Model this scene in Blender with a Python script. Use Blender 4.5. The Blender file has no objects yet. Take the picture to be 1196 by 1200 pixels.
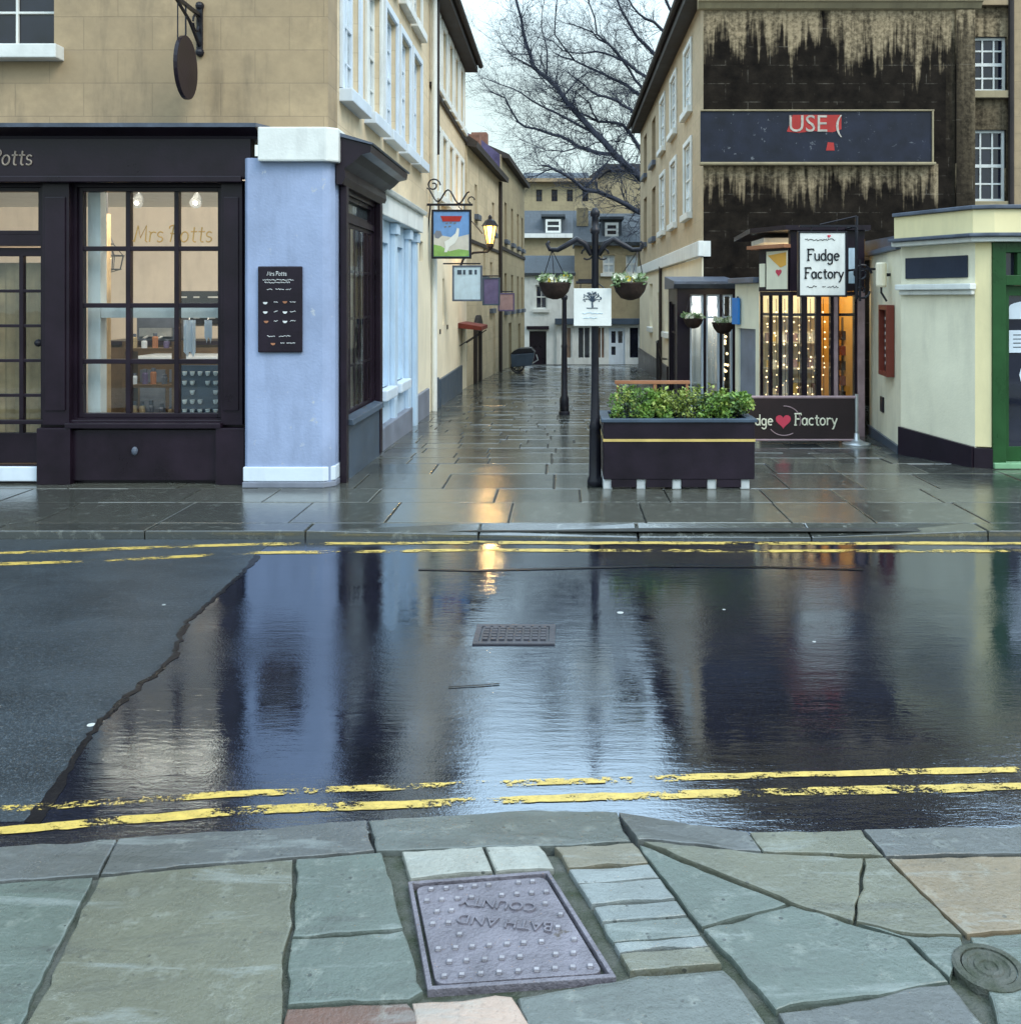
import bpy, bmesh, math, random
from mathutils import Matrix, Vector
random.seed(7)
R = math.radians
S = bpy.context.scene
COL = S.collection
F, HX, HY, CH = 1100.0, 660.0, 350.0, 1.65

def PX(px, D): return (px - HX) * D / F
def PZ(py, D): return CH + (HY - py) * D / F
def gp(px, py, z=0.0):
    D = F * (CH - z) / (py - HY)
    return (PX(px, D), D, z)

# ------------------------------------------------------------------ materials
def nn(nt, t, **kw):
    n = nt.nodes.new(t)
    for k, v in kw.items():
        if hasattr(n, k): setattr(n, k, v)
        else: n.inputs[k].default_value = v
    return n
def lk(nt, a, b): nt.links.new(a, b)
def newmat(name):
    m = bpy.data.materials.new(name); m.use_nodes = True
    nt = m.node_tree
    return m, nt, nt.nodes['Principled BSDF']
def rgba(c): return (c[0], c[1], c[2], 1.0)
def mixc(nt, fac, a, b, bt='MIX'):
    n = nt.nodes.new('ShaderNodeMix'); n.data_type = 'RGBA'; n.blend_type = bt
    for s, v in ((n.inputs[0], fac), (n.inputs[6], a), (n.inputs[7], b)):
        if isinstance(v, (int, float)): s.default_value = v
        elif isinstance(v, (tuple, list)): s.default_value = rgba(v)
        else: nt.links.new(v, s)
    return n.outputs[2]
def math_n(nt, op, a, b=None, c=None, clamp=False):
    n = nt.nodes.new('ShaderNodeMath'); n.operation = op; n.use_clamp = clamp
    for i, v in enumerate((a, b, c)):
        if v is None: continue
        if isinstance(v, (int, float)): n.inputs[i].default_value = v
        else: nt.links.new(v, n.inputs[i])
    return n.outputs[0]
def maprange(nt, v, a, b, c=0.0, d=1.0):
    n = nt.nodes.new('ShaderNodeMapRange')
    nt.links.new(v, n.inputs[0])
    for i, x in enumerate((a, b, c, d)): n.inputs[i + 1].default_value = x
    return n.outputs[0]
def noise(nt, vec, scale, detail=4.0, rough=0.55, stretch=None, dist=0.0):
    if stretch:
        mp = nn(nt, 'ShaderNodeMapping'); mp.inputs['Scale'].default_value = stretch
        nt.links.new(vec, mp.inputs[0]); vec = mp.outputs[0]
    n = nn(nt, 'ShaderNodeTexNoise'); n.inputs['Scale'].default_value = scale
    n.inputs['Detail'].default_value = detail; n.inputs['Roughness'].default_value = rough
    n.inputs['Distortion'].default_value = dist
    nt.links.new(vec, n.inputs['Vector'])
    return n.outputs['Fac']
def bump(nt, b, h, strength=0.3, dist=0.01, prev=None):
    n = nn(nt, 'ShaderNodeBump'); n.inputs['Strength'].default_value = strength
    n.inputs['Distance'].default_value = dist
    nt.links.new(h, n.inputs['Height'])
    if prev is not None: nt.links.new(prev, n.inputs['Normal'])
    nt.links.new(n.outputs[0], b.inputs['Normal'])
    return n.outputs[0]

def paint(name, col, rough=0.45, var=0.18, scale=2.5, bmp=0.15, bscale=40, col2=None, wear=0.0, wearcol=(.3, .27, .22), metal=0.0, streak=0.25, ior=1.36):
    """weathered paint or plaster"""
    m, nt, b = newmat(name)
    tc = nn(nt, 'ShaderNodeTexCoord').outputs['Object']
    n1 = noise(nt, tc, scale, 5, 0.6)
    n2 = noise(nt, tc, scale * 3.2, 5, 0.6, (1, 1, 0.22))
    lo = tuple(c * (1 - var) for c in col); hi = tuple(min(1, c * (1 + var)) for c in col)
    if col2: lo = col2
    c = mixc(nt, maprange(nt, n1, 0.3, 0.7), lo, hi)
    c = mixc(nt, math_n(nt, 'MULTIPLY', maprange(nt, n2, 0.5, 0.75), streak), c, tuple(x * 0.55 for x in col))
    if wear > 0:
        n3 = noise(nt, tc, 9, 6, 0.7)
        c = mixc(nt, maprange(nt, n3, 0.66 - wear * 0.1, 0.7 - wear * 0.1), c, wearcol)
    lk(nt, c, b.inputs['Base Color'])
    n4 = noise(nt, tc, bscale, 3)
    lk(nt, maprange(nt, n1, 0.2, 0.8, rough * 0.75, min(1, rough * 1.25)), b.inputs['Roughness'])
    b.inputs['Metallic'].default_value = metal
    b.inputs['IOR'].default_value = ior
    bump(nt, b, n4, bmp, 0.01)
    return m

def stone(name, col, dirt=(0.16, 0.13, 0.09), bw=0.62, bh=0.3, joint=0.35, dirtamt=0.5, lowcol=None, lowz=3.0):
    """bath-stone ashlar"""
    m, nt, b = newmat(name)
    tcn = nn(nt, 'ShaderNodeTexCoord')
    uv, ob = tcn.outputs['UV'], tcn.outputs['Object']
    br = nn(nt, 'ShaderNodeTexBrick'); lk(nt, uv, br.inputs['Vector'])
    br.offset = 0.5
    br.inputs['Scale'].default_value = 1.0
    br.inputs['Brick Width'].default_value = bw; br.inputs['Row Height'].default_value = bh
    br.inputs['Mortar Size'].default_value = 0.004; br.inputs['Mortar Smooth'].default_value = 0.6
    br.inputs['Color1'].default_value = (0.35, 0.35, 0.35, 1); br.inputs['Color2'].default_value = (0.65, 0.65, 0.65, 1)
    br.inputs['Mortar'].default_value = (0.5, 0.5, 0.5, 1)
    n1 = noise(nt, uv, 1.1, 6, 0.62); n2 = noise(nt, uv, 7, 6, 0.65); n3 = noise(nt, uv, 2.0, 6, 0.7, (2.2, 0.35, 1))
    base = mixc(nt, maprange(nt, br.outputs['Color'], 0.3, 0.7), tuple(c * 0.88 for c in col), tuple(min(1, c * 1.1) for c in col))
    base = mixc(nt, maprange(nt, n2, 0.35, 0.7), tuple(0.84 * c for c in col), base)
    base = mixc(nt, math_n(nt, 'MULTIPLY', maprange(nt, n1, 0.45, 0.75), dirtamt), base, dirt)
    base = mixc(nt, math_n(nt, 'MULTIPLY', maprange(nt, n3, 0.52, 0.75), dirtamt), base, tuple(d * 0.8 for d in dirt))
    base = mixc(nt, math_n(nt, 'MULTIPLY', br.outputs['Fac'], joint), base, tuple(d * 0.7 for d in dirt))
    lk(nt, base, b.inputs['Base Color'])
    b.inputs['Roughness'].default_value = 0.8
    h = math_n(nt, 'SUBTRACT', math_n(nt, 'MULTIPLY', n2, 0.5), br.outputs['Fac'])
    bump(nt, b, h, 0.35, 0.012)
    return m

def soot_stone(name):
    """gable blackened with soot except where rain runs off two ledges"""
    m, nt, b = newmat(name)
    uv = nn(nt, 'ShaderNodeTexCoord').outputs['UV']
    sp = nn(nt, 'ShaderNodeSeparateXYZ'); lk(nt, uv, sp.inputs[0]); u, w = sp.outputs[0], sp.outputs[1]
    n1 = noise(nt, uv, 3, 6, 0.65); nf = noise(nt, uv, 14, 5, 0.7)
    st = noise(nt, uv, 2.2, 3, 0.6, (1.6, 0.12, 1)); st2 = noise(nt, uv, 7.0, 3, 0.6, (1.5, 0.1, 1))
    L = math_n(nt, 'ADD', maprange(nt, st, 0.35, 0.7, 0.16, 0.85), maprange(nt, st2, 0.4, 0.7, -0.15, 0.35))
    def ledge(w0, u1, k):
        t = math_n(nt, 'SUBTRACT', w0, w)
        a = maprange(nt, math_n(nt, 'SUBTRACT', math_n(nt, 'MULTIPLY', math_n(nt, 'ADD', L, math_n(nt, 'MULTIPLY', math_n(nt, 'SUBTRACT', n1, 0.5), 0.9)), k), t), -0.10, 0.30)
        a = math_n(nt, 'MULTIPLY', a, math_n(nt, 'GREATER_THAN', t, -0.02))
        return math_n(nt, 'MULTIPLY', a, math_n(nt, 'LESS_THAN', u, u1))
    light = math_n(nt, 'MAXIMUM', ledge(6.5, 9, 1.15), ledge(3.90, 3.95, 0.85))
    edge = maprange(nt, math_n(nt, 'ADD', u, math_n(nt, 'MULTIPLY', st, 0.5)), 4.35, 4.75, 0, 0.55)
    edge = math_n(nt, 'MULTIPLY', edge, maprange(nt, w, 3.0, 5.5, 0.1, 1.0))
    light = math_n(nt, 'MAXIMUM', light, edge)
    light = math_n(nt, 'MULTIPLY', light, maprange(nt, math_n(nt, 'MULTIPLY', math_n(nt, 'ADD', nf, st2), 0.5), 0.38, 0.56, 0.25, 1.0))
    br = nn(nt, 'ShaderNodeTexBrick'); lk(nt, uv, br.inputs['Vector']); br.inputs['Scale'].default_value = 1
    br.inputs['Brick Width'].default_value = 0.75; br.inputs['Row Height'].default_value = 0.31
    br.inputs['Mortar Size'].default_value = 0.006
    soot = mixc(nt, maprange(nt, n1, 0.35, 0.7), (0.007, 0.0055, 0.0045), (0.026, 0.020, 0.015))
    soot = mixc(nt, math_n(nt, 'MULTIPLY', math_n(nt, 'MULTIPLY', br.outputs['Fac'], maprange(nt, n1, 0.5, 0.62)), 0.6), soot, (0.18, 0.16, 0.13))
    tan = mixc(nt, maprange(nt, nf, 0.3, 0.7), (0.22, 0.17, 0.105), (0.44, 0.345, 0.22))
    lk(nt, mixc(nt, light, soot, tan), b.inputs['Base Color'])
    b.inputs['Roughness'].default_value = 0.9; b.inputs['IOR'].default_value = 1.2
    bump(nt, b, math_n(nt, 'SUBTRACT', nf, br.outputs['Fac']), 0.4, 0.012)
    return m

def asphalt(name, col, wet, ior):
    m, nt, b = newmat(name)
    tc = nn(nt, 'ShaderNodeTexCoord').outputs['Object']
    big = noise(nt, tc, 0.7, 4, 0.6, (0.6, 1.0, 1)); mid = noise(nt, tc, 3.0, 5, 0.6, (0.5, 1.2, 1))
    grain = noise(nt, tc, 160, 2, 0.6)
    rip = noise(nt, tc, 5.0, 4, 0.65, (0.45, 2.6, 1), 0.4)
    rip2 = noise(nt, tc, 22.0, 3, 0.6, (0.5, 1.8, 1), 0.2)
    vo = nn(nt, 'ShaderNodeTexVoronoi'); vo.inputs['Scale'].default_value = 3.2; lk(nt, tc, vo.inputs['Vector'])
    vs = nn(nt, 'ShaderNodeSeparateColor'); lk(nt, vo.outputs['Color'], vs.inputs[0])
    rad = maprange(nt, vs.outputs[0], 0.55, 1.0, -0.01, 0.06)
    spot = math_n(nt, 'LESS_THAN', vo.outputs['Distance'], rad)
    c = mixc(nt, maprange(nt, mid, 0.35, 0.7), tuple(x * 0.7 for x in col), tuple(x * 1.3 for x in col))
    c = mixc(nt, maprange(nt, grain, 0.52, 0.72, 0, 0.75), c, tuple(x * 4 for x in col))
    c = mixc(nt, maprange(nt, noise(nt, tc, 1.6, 6, 0.7), 0.5, 0.7, 0, 0.6), c, tuple(x * 0.35 for x in col))
    c = mixc(nt, spot, c, (0.5, 0.52, 0.5))
    g2 = noise(nt, tc, 55, 3, 0.7)
    c = mixc(nt, maprange(nt, g2, 0.58, 0.68, 0, 0.55 * (1.15 - wet)), c, tuple(x * 4 for x in col))
    lk(nt, c, b.inputs['Base Color'])
    pud = maprange(nt, math_n(nt, 'ADD', big, math_n(nt, 'MULTIPLY', mid, 0.3)), 0.46, 0.72)
    pud = math_n(nt, 'MULTIPLY', pud, wet)
    lk(nt, maprange(nt, pud, 0, 1, 0.42 - 0.33 * wet, 0.02), b.inputs['Roughness'])
    b.inputs['IOR'].default_value = ior
    b.inputs['Specular Tint'].default_value = (0.84, 0.92, 1.0, 1)
    n0 = bump(nt, b, rip, 0.085, 0.012)
    n1 = nn(nt, 'ShaderNodeBump'); lk(nt, rip2, n1.inputs['Height']); n1.inputs['Distance'].default_value = 0.004
    lk(nt, maprange(nt, pud, 0, 1, 0.22, 0.08), n1.inputs['Strength']); lk(nt, n0, n1.inputs['Normal'])
    n2 = nn(nt, 'ShaderNodeBump'); lk(nt, math_n(nt, 'ADD', grain, g2), n2.inputs['Height']); n2.inputs['Distance'].default_value = 0.0025
    lk(nt, maprange(nt, pud, 0, 1, 0.22 + 0.4 * (1 - wet), 0.02), n2.inputs['Strength']); lk(nt, n1.outputs[0], n2.inputs['Normal'])
    lk(nt, n2.outputs[0], b.inputs['Normal'])
    return m

def flags(name, c1, c2, rlo, rhi, ior, use_col=False, fine=1.0):
    m, nt, b = newmat(name)
    tc = nn(nt, 'ShaderNodeTexCoord').outputs['Object']
    at = nn(nt, 'ShaderNodeAttribute'); at.attribute_name = 'slabcol'
    n1 = noise(nt, tc, 2.3, 6, 0.7, None, 0.6); n2 = noise(nt, tc, 11, 6, 0.7); n3 = noise(nt, tc, 60, 4, 0.65)
    if use_col: base = at.outputs['Color']
    else:
        sc = nn(nt, 'ShaderNodeSeparateColor'); lk(nt, at.outputs['Color'], sc.inputs[0])
        base = mixc(nt, sc.outputs[0], c1, c2)
    c = mixc(nt, maprange(nt, n1, 0.3, 0.72, 0, 0.55), base, (0.06, 0.065, 0.055))
    c = mixc(nt, maprange(nt, n2, 0.55, 0.75, 0, 0.5), c, (0.32, 0.34, 0.30))
    c = mixc(nt, maprange(nt, n3, 0.25, 0.45, 0.35, 0.0), c, (0.04, 0.04, 0.04))
    if use_col:
        pit = nn(nt, 'ShaderNodeTexVoronoi'); pit.inputs['Scale'].default_value = 26; lk(nt, tc, pit.inputs['Vector'])
        pm_ = math_n(nt, 'MULTIPLY', math_n(nt, 'LESS_THAN', pit.outputs['Distance'], 0.16), maprange(nt, n2, 0.5, 0.6))
        c = mixc(nt, math_n(nt, 'MULTIPLY', pm_, 0.75), c, (0.025, 0.03, 0.03))
        n5 = noise(nt, tc, 5, 6, 0.7, (0.35, 2.2, 1), 0.5)
        c = mixc(nt, maprange(nt, n5, 0.56, 0.66, 0, .45), c, (0.06, 0.065, 0.06))
        c = mixc(nt, maprange(nt, n5, 0.44, 0.34, 0, .40), c, (0.26, 0.29, 0.28))
    lk(nt, c, b.inputs['Base Color'])
    w = noise(nt, tc, 1.3, 4, 0.6)
    lk(nt, maprange(nt, math_n(nt, 'ADD', w, math_n(nt, 'MULTIPLY', n2, 0.35)), 0.5, 0.85, rhi, rlo), b.inputs['Roughness'])
    b.inputs['IOR'].default_value = ior
    n0 = bump(nt, b, n1, 0.18 * fine, 0.02)
    n0 = bump(nt, b, n2, 0.22 * fine, 0.008, n0)
    n6 = noise(nt, tc, 190, 3, 0.7)
    n0 = bump(nt, b, n3, 0.3 * fine, 0.005, n0)
    bump(nt, b, n6, 0.25 * fine, 0.002, n0)
    return m

def glass(name, tint=(1, 1, 1), ior=1.45, gl=0.02):
    m, nt, b = newmat(name)
    out = nt.nodes['Material Output']
    tr = nn(nt, 'ShaderNodeBsdfTransparent'); tr.inputs[0].default_value = rgba(tint)
    g = nn(nt, 'ShaderNodeBsdfGlossy'); g.inputs['Roughness'].default_value = gl
    fr = nn(nt, 'ShaderNodeFresnel'); fr.inputs['IOR'].default_value = ior
    tc = nn(nt, 'ShaderNodeTexCoord').outputs['Object']
    bp = nn(nt, 'ShaderNodeBump'); bp.inputs['Strength'].default_value = 0.04; bp.inputs['Distance'].default_value = 0.02
    lk(nt, noise(nt, tc, 3, 2), bp.inputs['Height']); lk(nt, bp.outputs[0], g.inputs['Normal'])
    mx = nn(nt, 'ShaderNodeMixShader'); ge = nn(nt, 'ShaderNodeNewGeometry'); lk(nt, math_n(nt, 'MULTIPLY', fr.outputs[0], math_n(nt, 'SUBTRACT', 1.0, ge.outputs['Backfacing'])), mx.inputs[0]); lk(nt, tr.outputs[0], mx.inputs[1]); lk(nt, g.outputs[0], mx.inputs[2])
    lk(nt, mx.outputs[0], out.inputs['Surface'])
    return m

def emit(name, col, strength):
    m, nt, b = newmat(name)
    b.inputs['Base Color'].default_value = rgba(col)
    b.inputs['Emission Color'].default_value = rgba(col); b.inputs['Emission Strength'].default_value = strength
    return m

def worn_line(name, col, wear):
    m, nt, b = newmat(name)
    out = nt.nodes['Material Output']
    tc = nn(nt, 'ShaderNodeTexCoord').outputs['Object']
    n1 = noise(nt, tc, 2.2, 5, 0.6, (1, 1.5, 1)); n2 = noise(nt, tc, 26, 6, 0.8, (0.7, 1.3, 1)); n3 = noise(nt, tc, 130, 3, 0.7)
    f = math_n(nt, 'ADD', math_n(nt, 'MULTIPLY', n1, 0.5), math_n(nt, 'ADD', math_n(nt, 'MULTIPLY', n2, 0.34), math_n(nt, 'MULTIPLY', n3, 0.16)))
    a = maprange(nt, f, wear, wear + 0.018)
    c = mixc(nt, maprange(nt, n2, 0.35, 0.65), tuple(x * 0.6 for x in col), col)
    c = mixc(nt, maprange(nt, n3, 0.55, 0.7, 0, .5), c, (0.10, 0.085, 0.04))
    lk(nt, c, b.inputs['Base Color']); b.inputs['Roughness'].default_value = 0.4
    tr = nn(nt, 'ShaderNodeBsdfTransparent')
    mx = nn(nt, 'ShaderNodeMixShader'); lk(nt, a, mx.inputs[0]); lk(nt, tr.outputs[0], mx.inputs[1]); lk(nt, b.outputs[0], mx.inputs[2])
    lk(nt, mx.outputs[0], out.inputs['Surface'])
    return m

def leafy(name, c1, c2, rough=0.5):
    m, nt, b = newmat(name)
    tc = nn(nt, 'ShaderNodeTexCoord').outputs['Object']
    n1 = noise(nt, tc, 18, 3)
    lk(nt, mixc(nt, maprange(nt, n1, 0.35, 0.65), c1, c2), b.inputs['Base Color'])
    b.inputs['Roughness'].default_value = rough
    return m

M = dict(
    asphalt=asphalt('wet_asphalt', (0.008, 0.009, 0.015), 1.0, 4.0),
    patch=asphalt('damp_asphalt', (0.024, 0.031, 0.037), 0.12, 1.5),
    flag=flags('wet_flagstone', (0.022, 0.027, 0.027), (0.10, 0.10, 0.08), 0.04, 0.17, 2.3, fine=0.55),
    nearflag=flags('damp_flagstone', (0.1, 0.1, 0.1), (0.2, 0.2, 0.2), 0.14, 0.5, 1.6, True, 1.8),
    mortar=paint('joint_mortar', (0.035, 0.037, 0.035), 0.5, 0.3, 8, 0.4),
    gravel=paint('far_ground', (0.10, 0.10, 0.085), 0.8, 0.3, 0.5),
    yellow=worn_line('yellow_paint_worn', (0.62, 0.45, 0.11), 0.466),
    yellowb=worn_line('yellow_paint_faint', (0.64, 0.46, 0.11), 0.484),
    tan=stone('bath_stone', (0.44, 0.325, 0.195), dirtamt=0.55),
    warm=stone('lit_bath_stone', (0.76, 0.62, 0.42), dirt=(0.30, 0.22, 0.13), dirtamt=0.3),  # same stone as the tan front, brighter light painted into a paler colour
    olive=stone('old_stone', (0.40, 0.33, 0.20), dirt=(0.17, 0.14, 0.09), dirtamt=0.5),
    h3=stone('worn_pale_stone', (0.72, 0.60, 0.40), dirt=(0.22, 0.18, 0.11), dirtamt=0.5),
    rtan=stone('stone_right', (0.52, 0.41, 0.26), dirtamt=0.35),
    soot=soot_stone('sooty_stone'),
    cream=paint('cream_render', (0.86, 0.78, 0.60), 0.6, 0.08, 1.5, 0.1),
    cream2=paint('pale_and_shaded_cream', (0.82, 0.78, 0.60), 0.55, 0.10, 1.5, 0.2, streak=0.35),  # pale cream paint, also the shaded copy of the corner shop's cream
    litcream=paint('lit_cream_paint', (0.82, 0.72, 0.42), 0.5, 0.07, 1.5, 0.08),  # lit copy of the corner shop's cream, light put into the colour
    blue=paint('pale_blue_paint', (0.325, 0.40, 0.585), 0.5, 0.16, 1.6, 0.25, wear=0.12, wearcol=(.46, .50, .56), streak=0.42),
    blue2=paint('ice_blue_paint', (0.52, 0.66, 0.80), 0.45, 0.08, 1.6, 0.1),
    white=paint('white_paint', (0.76, 0.78, 0.75), 0.5, 0.09, 2.5, 0.2, streak=0.4),
    whiteb=paint('bluish_white_paint', (0.66, 0.74, 0.82), 0.45, 0.07, 2, 0.1),
    plum=paint('dark_plum_paint', (0.014, 0.008, 0.015), 0.32, 0.35, 3, 0.08),
    slateblue=paint('slate_blue_paint', (0.06, 0.085, 0.12), 0.35, 0.25, 3, 0.1),
    greyplinth=paint('grey_plinth', (0.20, 0.22, 0.27), 0.5, 0.2, 3, 0.2),
    black=paint('black_iron', (0.012, 0.012, 0.018), 0.35, 0.3, 6, 0.15),
    planter=paint('dark_planter_paint', (0.012, 0.007, 0.014), 0.4, 0.4, 3, 0.1),
    gold=paint('gold_paint', (0.62, 0.46, 0.16), 0.4, 0.15, 6, 0.05),
    goldtext=paint('gilt_lettering', (0.55, 0.36, 0.13), 0.4, 0.1),
    paletext=paint('faded_lettering', (0.35, 0.29, 0.24), 0.5, 0.15),
    paletext2=paint('weathered_white_lettering', (0.46, 0.42, 0.36), 0.6, 0.3, 8, .2, wear=.3, wearcol=(.2, .06, .05)),
    chalk=paint('chalk_white', (0.7, 0.72, 0.72), 0.7, 0.1),
    brown=paint('brown_paint', (0.10, 0.035, 0.02), 0.5, 0.2),
    darkbrown=paint('dark_brown_canvas', (0.025, 0.014, 0.014), 0.6, 0.3),
    red=paint('red_paint', (0.42, 0.035, 0.03), 0.5, 0.15),
    redbrown=paint('red_brown_wood', (0.17, 0.035, 0.022), 0.45, 0.2),
    heart=paint('pink_red_paint', (0.62, 0.06, 0.10), 0.5, 0.1),
    navy=paint('faded_navy_board', (0.010, 0.013, 0.026), 0.5, 0.45, 3, 0.1, wear=0.22, wearcol=(.12, .13, .15)),
    navyp=paint('navy_panel', (0.02, 0.028, 0.05), 0.35, 0.2),
    green=paint('dark_green_paint', (0.018, 0.075, 0.022), 0.3, 0.2, 4, 0.05),
    palegreen=paint('pale_green_step', (0.22, 0.42, 0.24), 0.4, 0.2),
    slate=stone('roof_slate', (0.07, 0.085, 0.10), dirt=(0.03, 0.035, 0.04), bw=0.35, bh=0.22, joint=0.9, dirtamt=0.4),
    darkroof=stone('dark_tile', (0.055, 0.045, 0.04), dirt=(0.02, 0.02, 0.018), bw=0.3, bh=0.2, joint=0.9, dirtamt=0.4),
    eave=paint('weathered_eave', (0.035, 0.028, 0.026), 0.6, 0.4),
    brickred=paint('old_chimney_brick', (0.26, 0.13, 0.09), 0.8, 0.3, 8, 0.4),
    lead=paint('lead_flashing', (0.10, 0.12, 0.16), 0.4, 0.3, 4, 0.2),
    bark=paint('wet_bark', (0.048, 0.056, 0.082), 0.8, 0.35, 7, 0.5),
    tar=paint('tar', (0.006, 0.006, 0.008), 0.3, 0.3),
    nearbed=paint('cement_joint', (0.075, 0.078, 0.070), 0.65, 0.4, 14, 0.8, col2=(0.03, 0.04, 0.02), bscale=120),
    darkpane=None, palepane=None,
    glass=glass('shop_glass', (0.93, 0.96, 0.97), 1.85),
    wallin=paint('interior_plaster', (0.80, 0.72, 0.62), 0.7, 0.1),
    woodin=paint('interior_wood', (0.10, 0.065, 0.035), 0.5, 0.3, 4),
    curtain=paint('brown_blind', (0.42, 0.30, 0.16), 0.8, 0.25, 5),
    terra=paint('terracotta_wood', (0.36, 0.16, 0.085), 0.6, 0.25),
    steel=paint('galvanised_steel', (0.45, 0.47, 0.48), 0.35, 0.2, 6, 0.1, metal=0.7),
    gap_light=paint('pale_gap_light', (0.5, 0.53, 0.54), 0.5, 0.15, 6),  # pale colour painted for light showing under the planter
    iron=paint('wet_cast_iron', (0.145, 0.135, 0.160), 0.42, 0.35, 7, 0.6, bscale=90, ior=1.6, wear=.25, wearcol=(.09, .075, .07)),
    ironlet=paint('worn_iron_relief', (0.27, 0.26, 0.28), 0.36, 0.3, 12, 0.5, ior=1.6),
    irondark=paint('dark_cast_iron', (0.05, 0.05, 0.06), 0.35, 0.3, 5, 0.3),
    leaf=leafy('leaf_green', (0.06, 0.14, 0.025), (0.22, 0.36, 0.06)),
    leafyellow=leafy('leaf_yellow_green', (0.14, 0.2, 0.03), (0.32, 0.38, 0.08)),
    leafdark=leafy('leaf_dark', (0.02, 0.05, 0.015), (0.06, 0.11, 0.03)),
    leafpale=leafy('leaf_pale', (0.12, 0.2, 0.08), (0.3, 0.4, 0.2)),
    petaly=leafy('yellow_petal', (0.7, 0.5, 0.03), (0.8, 0.65, 0.1)),
    petalw=leafy('white_petal', (0.65, 0.7, 0.5), (0.8, 0.8, 0.7)),
    moss=paint('coco_liner', (0.035, 0.022, 0.018), 0.9, 0.4, 20, 0.6),
    skyblue=paint('sign_sky_blue', (0.16, 0.32, 0.62), 0.5, 0.15, 5),
    skypale=paint('sign_pale_sky', (0.60, 0.58, 0.52), 0.5, 0.12, 5),
    grassgreen=paint('sign_green', (0.24, 0.42, 0.12), 0.5, 0.2, 8),
    hedgegreen=paint('sign_cream', (0.66, 0.60, 0.48), 0.5, 0.1),
    signblue=paint('pale_blue_sign', (0.50, 0.64, 0.74), 0.5, 0.12, 6),
    mauve=paint('mauve_sign', (0.12, 0.10, 0.20), 0.5, 0.25, 6),
    pinky=paint('dusty_pink_sign', (0.36, 0.25, 0.26), 0.5, 0.2, 6),
    awning=paint('red_awning', (0.16, 0.03, 0.02), 0.6, 0.3, 6),
    orange=paint('orange_wall', (0.80, 0.42, 0.08), 0.6, 0.12),
    cyanp=paint('bright_blue_sign', (0.03, 0.22, 0.62), 0.5, 0.1),
    lamp=emit('lamp_glow', (1.0, 0.60, 0.15), 3.2),
    bulb=emit('warm_bulb', (1.0, 0.70, 0.30), 14.0),
    fairy=emit('fairy_bulb', (1.0, 0.72, 0.38), 2.6),
    spot=emit('spot_bulb', (1.0, 0.9, 0.75), 3.0),
)
def panem(name, col, rough=0.05, ior=1.6):
    m, nt, b = newmat(name)
    tc = nn(nt, 'ShaderNodeTexCoord').outputs['Object']
    n1 = noise(nt, tc, 1.6, 3)
    lk(nt, mixc(nt, maprange(nt, n1, 0.35, 0.65), tuple(c * 0.5 for c in col), tuple(c * 1.4 for c in col)), b.inputs['Base Color'])
    b.inputs['Roughness'].default_value = rough; b.inputs['IOR'].default_value = ior
    bump(nt, b, noise(nt, tc, 2.5, 2), 0.06, 0.02)
    return m
M['darkpane'] = panem('dark_window_glass', (0.012, 0.014, 0.028))
M['palepane'] = panem('blind_and_sky_glass', (0.55, 0.62, 0.66))  # pale tone holds blinds and the sky reflection painted into the panes
M['greypane'] = panem('grey_window_glass', (0.05, 0.06, 0.065))
M['warmpane'] = panem('lit_room_glass', (0.16, 0.10, 0.07))

# ------------------------------------------------------------------ mesh builder
def frame(x0, y0, x1, y1, z=0.0):
    u = Vector((x1 - x0, y1 - y0, 0)); L = u.length; u.normalize()
    w = Vector((0, 0, 1)); v = u.cross(w)
    m = Matrix(((u.x, v.x, w.x, x0), (u.y, v.y, w.y, y0), (u.z, v.z, w.z, z), (0, 0, 0, 1)))
    return m, L
ID = Matrix.Identity(4)

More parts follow.
